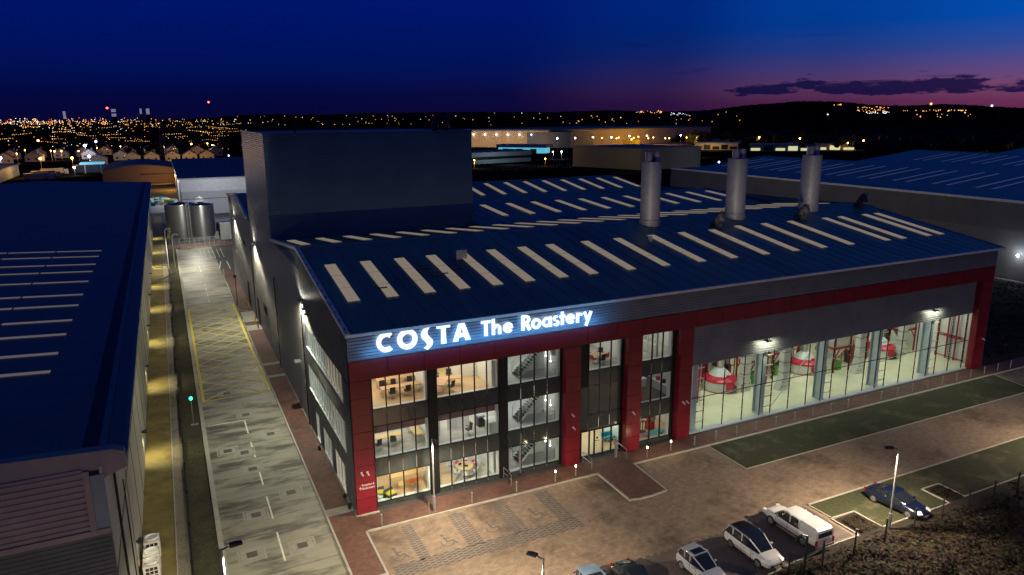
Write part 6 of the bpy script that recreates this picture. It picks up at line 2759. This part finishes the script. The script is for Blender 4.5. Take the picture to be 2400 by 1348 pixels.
b.build('roof', 'dark_roof', t)
light('yard_fill', 'POINT', (190, 372, 8), 7000, (.6, .85, 1), .5)
light('street_light', 'POINT', (157, 352, 6), 3000, (1, .55, .12), .4)
t = thing('block_building', 'large plain brown flat roofed block in front of the orange lit yard', 'building', (240, 320, 0))
b = MB()
b.prism([(218, 341), (233.5, 292), (279, 295), (264, 344)], 0, 11.9)
b.build('wall', 'block_brown', t)
b = MB()
b.prism([(217.6, 341.4), (233.2, 291.6), (279.4, 294.6), (264.4, 344.4)], 11.9, 12.3)
b.build('roof', 'dark_roof', t)
light('yard_fill', 'SPOT', (196, 262, 12), 16000, (1, .85, .55), .6, aim=(1, 1.1, -.1), spot=70)
fn_ = thing('perimeter_fence', 'faint long fence in front of the brown block', 'fence', (160, 320, 0))
b = MB()
for k in range(40):
    q = k/39
    x, y = 138+(215-138)*q, 318+(330-318)*q
    b.box(x-.08, x+.08, y-.08, y+.08, 0, 2.6)
b.build('post', 'rw_wall', fn_)
b = MB()
for z in (1, 2.4):
    b.bar((138, 318, z), (215, 330, z), .08)
b.build('rail', 'rw_wall', fn_)
for (x0, y0, x1, y1, h_, m_, lb) in [(418, 470, 447, 447, 5.5, 'cream_clad', 'low cream building with a dark door right of the brown block'), (440, 425, 480, 395, 5, 'grey_clad', 'low glazed office with lit yellowish ground floor windows'), (478, 420, 520, 385, 5, 'grey_clad', 'low glazed office with two lit bays near the third chimney')]:
    t = thing('office_building', lb, 'building', (x0, y0, 0))
    dx, dy = x1-x0, y1-y0
    b = MB()
    b.prism([(x0, y0), (x1, y1), (x1+15, y1+15), (x0+15, y0+15)], 0, h_)
    b.build('wall', m_, t)
    b = MB()
    b.prism([(x0-1, y0), (x1, y1-1), (x1+16, y1+15), (x0+15, y0+16)], h_, h_+.8)
    b.build('roof', 'grey_clad', t)
    n = 5
    for k in range(n):
        q0, q1 = (k+.1)/n, (k+.85)/n
        b = MB()
        b.prism([(x0+dx*q0-.3, y0+dy*q0-.3), (x0+dx*q1-.3, y0+dy*q1-.3), (x0+dx*q1, y0+dy*q1), (x0+dx*q0, y0+dy*q0)], .6, h_-.8 if k % 2 else h_-2.4)
        b.build('window', 'lit_window' if (m_ == 'grey_clad' and k != 1) else 'dark_window', t)
light('street_light', 'POINT', (418, 448, 7), 9000, (1, .6, .2), .5)
light('street_light', 'POINT', (512, 383, 7), 12000, (1, .42, .10), .5)
b = MB()
b.add([(420, 560, .01), (600, 560, .01), (660, 700, .01), (440, 720, .01)], [(0, 1, 2, 3)])
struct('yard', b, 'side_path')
ob = MB()
ob.prism([(405, 640), (450, 600), (453, 603), (408, 643)], 0, 5)
tag(ob.build('trailer_row', 'sofa_yellow'), 'long low yellow lit row of parked trailers in the orange yard', 'trailers')


OY = [(524.8, 824.9), (552.9, 827.5), (483.2, 724.6), (596.5, 845.5), (488.9, 700.9), (508.3, 725.3), (478.7, 654.8), (513.9, 701.1), (546.6, 737.6), (518.9, 678.1), (541.9, 699.3), (534.8, 666), (538.4, 663.2), (573.7, 674.7)]
pxs = [1379, 1417, 1411, 1461, 1445, 1450, 1480, 1485, 1496, 1519, 1531, 1559, 1568, 1609]
order = sorted(range(14), key=lambda i: pxs[i])
for r_i, i in enumerate(order):
    x, y = OY[i]
    k = .80
    street_lamp(-10.8+(x+10.8)*k, -51+(y+51)*k, 8.4, 'orange_lamp', 'orange street lamp in the far lit yard, %s from its left end' % ORD[r_i], 'orange lamps of the far yard', .62)
WY = [(431.2, 744.9), (456.7, 744.9), (491.6, 759.1), (510.1, 744.7), (557.9, 774.1), (586.9, 774.9), (633.6, 762)]
for i, (x, y) in enumerate(WY):
    k = .70
    street_lamp(-10.8+(x+10.8)*k, -51+(y+51)*k, 11, 'white_lamp', 'blue-white floodlight standing above the far orange yard, %s from the left' % ORD[i], 'blue-white floodlights of the far yard', .68)
for x, y in ((430, 560), (455, 580), (480, 545), (500, 570), (440, 620)):
    light('street_light', 'POINT', (x, y, 9), 22000, (1, .5, .08), .6)
for x, y, h_, m_, d, r_, p, c_ in [(202.8, 348.6, 4.4, 'orange_lamp', 'orange street lamp alone left of the brown block', .45, 2500, (1, .5, .1)), (241.4, 409.2, 5, 'pink_lamp', 'pinkish white lamp behind the brown block', .55, 2500, (1, .5, .7)), (249.2, 410.6, 5, 'white_lamp', 'white lamp behind the brown block beside the pink one', .5, 2500, (.8, .9, 1)),
                              (341.7, 370.8, 5.5, 'orange_lamp', 'orange lamp at the right end of the brown block', .5, 4000, (1, .5, .1)), (273.2, 272.2, 4, 'blue_lamp', 'bright blue-white lamp between the first two chimneys', .5, 5000, (.6, .7, 1)), (525, 502.8, 8, 'orange_lamp', 'orange lamp above the far offices between the chimneys', .8, 9000, (1, .5, .1)),
                              (527, 453.2, 8, 'orange_lamp', 'orange lamp left of the third chimney top', .7, 6000, (1, .4, .1)), (532.3, 449.5, 8, 'orange_lamp', 'orange lamp right behind the third chimney top', .8, 8000, (1, .4, .1)), (502.7, 379.4, 6.6, 'orange_lamp', 'small orange lamp beyond the big roof, left of a pair', .55, 3000, (1, .5, .1)),
                              (531.5, 387.6, 7.4, 'orange_lamp', 'reddish orange lamp beyond the big roof, right of a pair', .8, 5000, (1, .35, .08)), (554.9, 362.3, 7, 'orange_lamp', 'small yellow lamp beyond the middle of the big roof', .55, 3000, (1, .5, .1)), (591.7, 319.6, 6, 'orange_lamp', 'yellow lamp near the right end of the big roof', .6, 4000, (1, .5, .1)),
                              (157.6, 354, 4.6, 'orange_lamp', 'orange street lamp just right of the tower', .42, 3000, (1, .55, .1)), (-102, 502, 6.5, 'blue_lamp', 'brilliant blue lamp at the left edge above the teal roof', .9, 5000, (.5, .6, 1)), (-78, 479, 6.5, 'orange_lamp', 'orange lamp above the parked lorries', .75, 0, None), (-61, 478, 6.5, 'orange_lamp', 'orange lamp right of the parked lorries', .75, 5000, (1, .5, .1)),
                              (-63, 600, 10, 'blue_lamp', 'brilliant blue lamp high left of the gabled houses', 1.1, 9000, (.5, .6, 1)), (-58, 640, 12, 'blue_lamp', 'smaller blue lamp beside the brilliant one left of the houses', .8, 0, None), (-53, 495, 6.5, 'blue_lamp', 'blue lamp on a pole left of the cyan canopy', .85, 4000, (.5, .7, 1)),
                              (-127, 871, 8, 'orange_lamp', 'lone red-orange lamp in the dark fields at far left', 1.1, 9000, (1, .3, .05)), (-83, 596, 6.6, 'orange_lamp', 'small orange lamp above the teal roof, leftmost of three', .6, 5000, (1, .5, .1)), (-79, 600, 6.6, 'orange_lamp', 'small orange lamp, middle of three above the teal roof', .55, 0, None), (-67, 592, 6.6, 'orange_lamp', 'small orange lamp, rightmost of three near the houses', .5, 0, None),
                              (30.8, 649, 7, 'orange_lamp', 'orange lamp left of the tower, lower of two by the tiny house', .6, 0, None), (29.4, 698, 7, 'orange_lamp', 'orange lamp left of the tower, upper of two by the tiny house', .6, 5000, (1, .5, .1)), (15, 687, 7, 'orange_lamp', 'orange lamp above the row of gabled houses', .8, 0, None), (-6.8, 351, 5.5, 'orange_lamp', 'tall streaking orange lamp at the corner of the brown arched warehouse', .42, 0, None),
                              (-54.8, 416, 4.2, 'white_lamp', 'white sign light between the lorries and the cyan canopy', .6, 2500, (.8, .9, 1)), (30.2, 479, 5.5, 'blue_lamp', 'small blue lamp just left of the tower', .4, 0, None)]:
    street_lamp(x, y, h_, m_, d, 'far street lamps', r_, p, c_)

# two masts with red lights
for x, y, h_, d in ((-190, 3400, 60, 'left red beacon on a far mast above the city lights'), (190, 3300, 82, 'right red beacon on a far mast above the dark hill')):
    t = thing('radio_mast', d, 'mast', (x, y, 0), group='far masts with red beacons')
    b = MB()
    b.cyl((x, y, 0), (x, y, h_+12), 1.0, .5, 6)
    b.build('mast', 'hill', t)
    b = MB()
    b.ico((x, y, h_+14), 4.2)
    b.build('beacon', 'red_lamp', t)

# ---------------------------------------------------------------- hills
def ridge(name, pts, depth, m, seed=0):
    """pts: (x, y, crest height); long low hill with real depth"""
    rr = random.Random(seed)
    b = MB()
    vs, fs = [], []
    n = len(pts)
    fine = []
    for (xa, ya, za), (xb, yb, zb_) in zip(pts, pts[1:]):
        for q in range(14):
            t_ = q/14
            fine.append((xa+(xb-xa)*t_, ya+(yb-ya)*t_, za+(zb_-za)*t_+rr.uniform(-1, 1)*1.8))
    fine.append(pts[-1])
    for x, y, z in fine:
        d = Vector((x+10, y+51, 0)).normalized()
        for f, zz in ((-1.0, -1), (-.55, .45), (-.2, .85), (0, 1), (.6, .6), (1.2, -1)):
            vs.append((x+d.x*f*depth, y+d.y*f*depth, (z*zz if zz > 0 else -2)))
    for i in range(len(fine)-1):
        for k in range(5):
            a = i*6+k
            fs.append((a, a+6, a+7, a+1))
    b.add(vs, fs)
    return struct(name, b, m)


ridge('hills', [(-700, 5200, 14), (-100, 4700, 20), (231, 3741, 33), (345, 3732, 44), (501, 3714, 47), (739, 3674, 44), (982, 3617, 51), (1227, 3542, 51), (1529, 3423, 53), (1822, 3278, 49), (2044, 3145, 57), (2287, 2975, 47), (2448, 2846, 53), (2538, 2767, 68), (2652, 2660, 81), (2759, 2551, 91), (2859, 2440, 87), (2951, 2329, 71), (3037, 2219, 64), (3114, 2111, 70), (3168, 2030, 66), (3227, 1937, 56), (3282, 1846, 51), (3500, 1400, 50), (3900, 700, 40)], 420, 'hill', 3)

cr = random.Random(21)
CX, CY = -10.8, -51.0


def at(px, d):
    a = R(25.456)+math.atan((px-1200)/1694.7)
    return CX+d*math.sin(a), CY+d*math.cos(a)


def horizon_y(px):
    return 272.5-(px-1200)*.0070+.6


cl_ = MB()


def dot_light(px, py, d, r_, m_):
    """a lamp seen at this bearing and distance; height follows from how far below the skyline it lies"""
    x, y = at(px, d)
    dd = d*math.cos(math.atan((px-1200)/1694.7))
    z = 30.3-(py-horizon_y(px))/1694.7*dd*1.02
    cl_.ico((x, y, z), r_, m_)


for _ in range(170):          # dense harbour line
    px = cr.random()*360
    dot_light(px, 284+cr.random()**2*8, 4600, cr.uniform(.8, 2.0)*(.8 if px > 190 else 1), cr.choice((0, 0, 1, 1, 2, 0)))
for _ in range(60):
    dot_light(cr.random()*350, 277+cr.random()*8, 4700, cr.uniform(1.1, 2.0), cr.choice((1, 1, 2, 0)))
for _ in range(190):          # suburbs
    px = 80+cr.random()*500
    dot_light(px, 279+cr.random()**1.2*22, 3200 if px > 500 else 2900, cr.uniform(.6, 1.4), cr.choice((0, 0, 0, 1)))
for _ in range(120):
    px = cr.random()*560
    py = 296+cr.random()**1.1*52
    d = 27.0/max(.004, (py-278)/1694.7)
    dot_light(px, py, min(d, 2500), min(d, 2500)*.00036*cr.uniform(.5, 1.1), cr.choice((0, 0, 0, 1, 2)))
for _ in range(62):          # over the tower
    dot_light(560+cr.random()*540, 271+cr.random()*22, 3250, cr.uniform(.7, 1.35), cr.choice((0, 0, 0, 1)))
for _ in range(46):
    dot_light(1100+cr.random()*620, 266+cr.random()*30, 2700, cr.uniform(.7, 1.4), cr.choice((0, 0, 1)))
for x0, x1, y0, y1, n, k_ in ((1484, 1548, 261, 266, 26, 0), (1565, 1602, 265, 271, 14, 1), (1934, 1953, 247, 249, 8, 0), (1990, 2060, 252, 264, 40, 0), (2010, 2065, 263, 267, 20, 1), (2085, 2240, 259, 262, 30, 0), (2120, 2260, 268, 276, 10, 0), (1600, 1760, 262, 300, 12, 0)):
    for _ in range(n):
        dot_light(x0+(x1-x0)*cr.random(), y0+(y1-y0)*cr.random(), 2450, cr.uniform(.7, 1.25), k_)
for _ in range(46):           # street rows
    p0, q0 = cr.random()*560, 283+cr.random()**1.3*46
    ln, sl = cr.uniform(14, 60), cr.uniform(-.12, .12)
    d = min(3000, 27.0/max(.004, (q0-277)/1694.7))
    for k in range(int(ln/5)):
        dot_light(p0+k*5+cr.uniform(-1, 1), q0+sl*k*5+cr.uniform(-.6, .6), d, d*.00034*cr.uniform(.6, 1.1), 0 if cr.random() < .9 else 1)
for px, py, r_, m_ in ((2156, 246, 3.4, 0), (2295, 250, 3.0, 1), (1923, 269, 2.0, 1), (2135, 274, 1.6, 2), (2236, 265, 1.8, 0), (1451, 276, 1.6, 0), (1354, 283, 1.5, 2), (520, 290, 1.6, 2)):
    dot_light(px, py, 2400, r_, m_)
mat('city_amber', (1, .6, .2, 1), emis=(1, .42, .08, 1), estr=3, sample=False)
mat('city_white', (1, 1, 1, 1), emis=(.85, .92, 1, 1), estr=2.6, sample=False)
mat('city_red', (1, .3, .1, 1), emis=(1, .16, .06, 1), estr=3, sample=False)
tag(cl_.build('city_lights', ['city_amber', 'city_white', 'city_red']), 'countless amber and white lights of the far town and hillsides along the horizon', 'city lights', kind='stuff')

mat('tower_pale', (.5, .5, .55, 1), emis=(.26, .24, .34, 1), estr=.8, sample=False)
for i, (px, y0, y1, w_, d) in enumerate(((183, 262, 279, 5, 'slender leaning pale tower on the harbour skyline'), (296, 257, 274, 9, 'broad pale tower block with dark gaps, left of the red beacon'), (358, 256, 268, 4, 'left of two slim pale towers right of the red beacon'), (374, 256, 269, 7, 'right of two slim pale towers right of the red beacon'))):
    x, y = at(px, 4200)
    dd = 4200*math.cos(math.atan((px-1200)/1694.7))
    zt = 30.3-(y0-horizon_y(px))/1694.7*dd
    t = thing('tower_block', d, 'tower block', (x, y, 0), group='far tower blocks')
    b = MB()
    ww = w_*dd/1694.7*.5
    zb_ = 30.3-(y1-horizon_y(px))/1694.7*dd
    b.box(x-ww, x+ww, y, y+12, 0, zb_)
    b.build('base', 'hill', t)
    n = 5
    for k in range(n):
        za, zc = zb_+(zt-zb_)*k/n, zb_+(zt-zb_)*(k+.82)/n
        if px == 296 and k == 2:
            continue
        b = MB()
        b.box(x-ww, x+ww, y, y+12, za, zc)
        b.build('lit_storey', 'tower_pale', t)

# broad dark tree belts that break up the far plain
def treebelt(name, label, x0, x1, y0, y1, n, h_):
    b = MB()
    for _ in range(n):
        x, y = cr.uniform(x0, x1), cr.uniform(y0, y1)
        s_ = h_*cr.uniform(.5, 1.1)
        for q in range(5):
            b.ico((x+cr.uniform(-1, 1)*s_*.5, y+cr.uniform(-1, 1)*s_*.5, s_*cr.uniform(.3, .85)), s_*cr.uniform(.22, .42))
    tag(b.build(name, 'leaf_dark'), label, 'trees', kind='stuff')


treebelt('far_trees', 'dark wood between the houses and the far town lights', -170, 330, 690, 760, 240, 9)
treebelt('far_trees', 'dark wood behind the big rooflit warehouse on the right', 480, 900, 300, 620, 300, 12)

# spots added without fittings to brighten the big grey warehouse wall
for y in (40, 75, 110):
    light('yard_fill', 'SPOT', (92, y, 15.8), 3000, (1, .90, .70), .5, aim=(1, 0, -.1), spot=140)

light('yard_fill', 'POINT', (XW2-1.6, 26.4, 5.3), 260, (.70, .82, 1), .2)
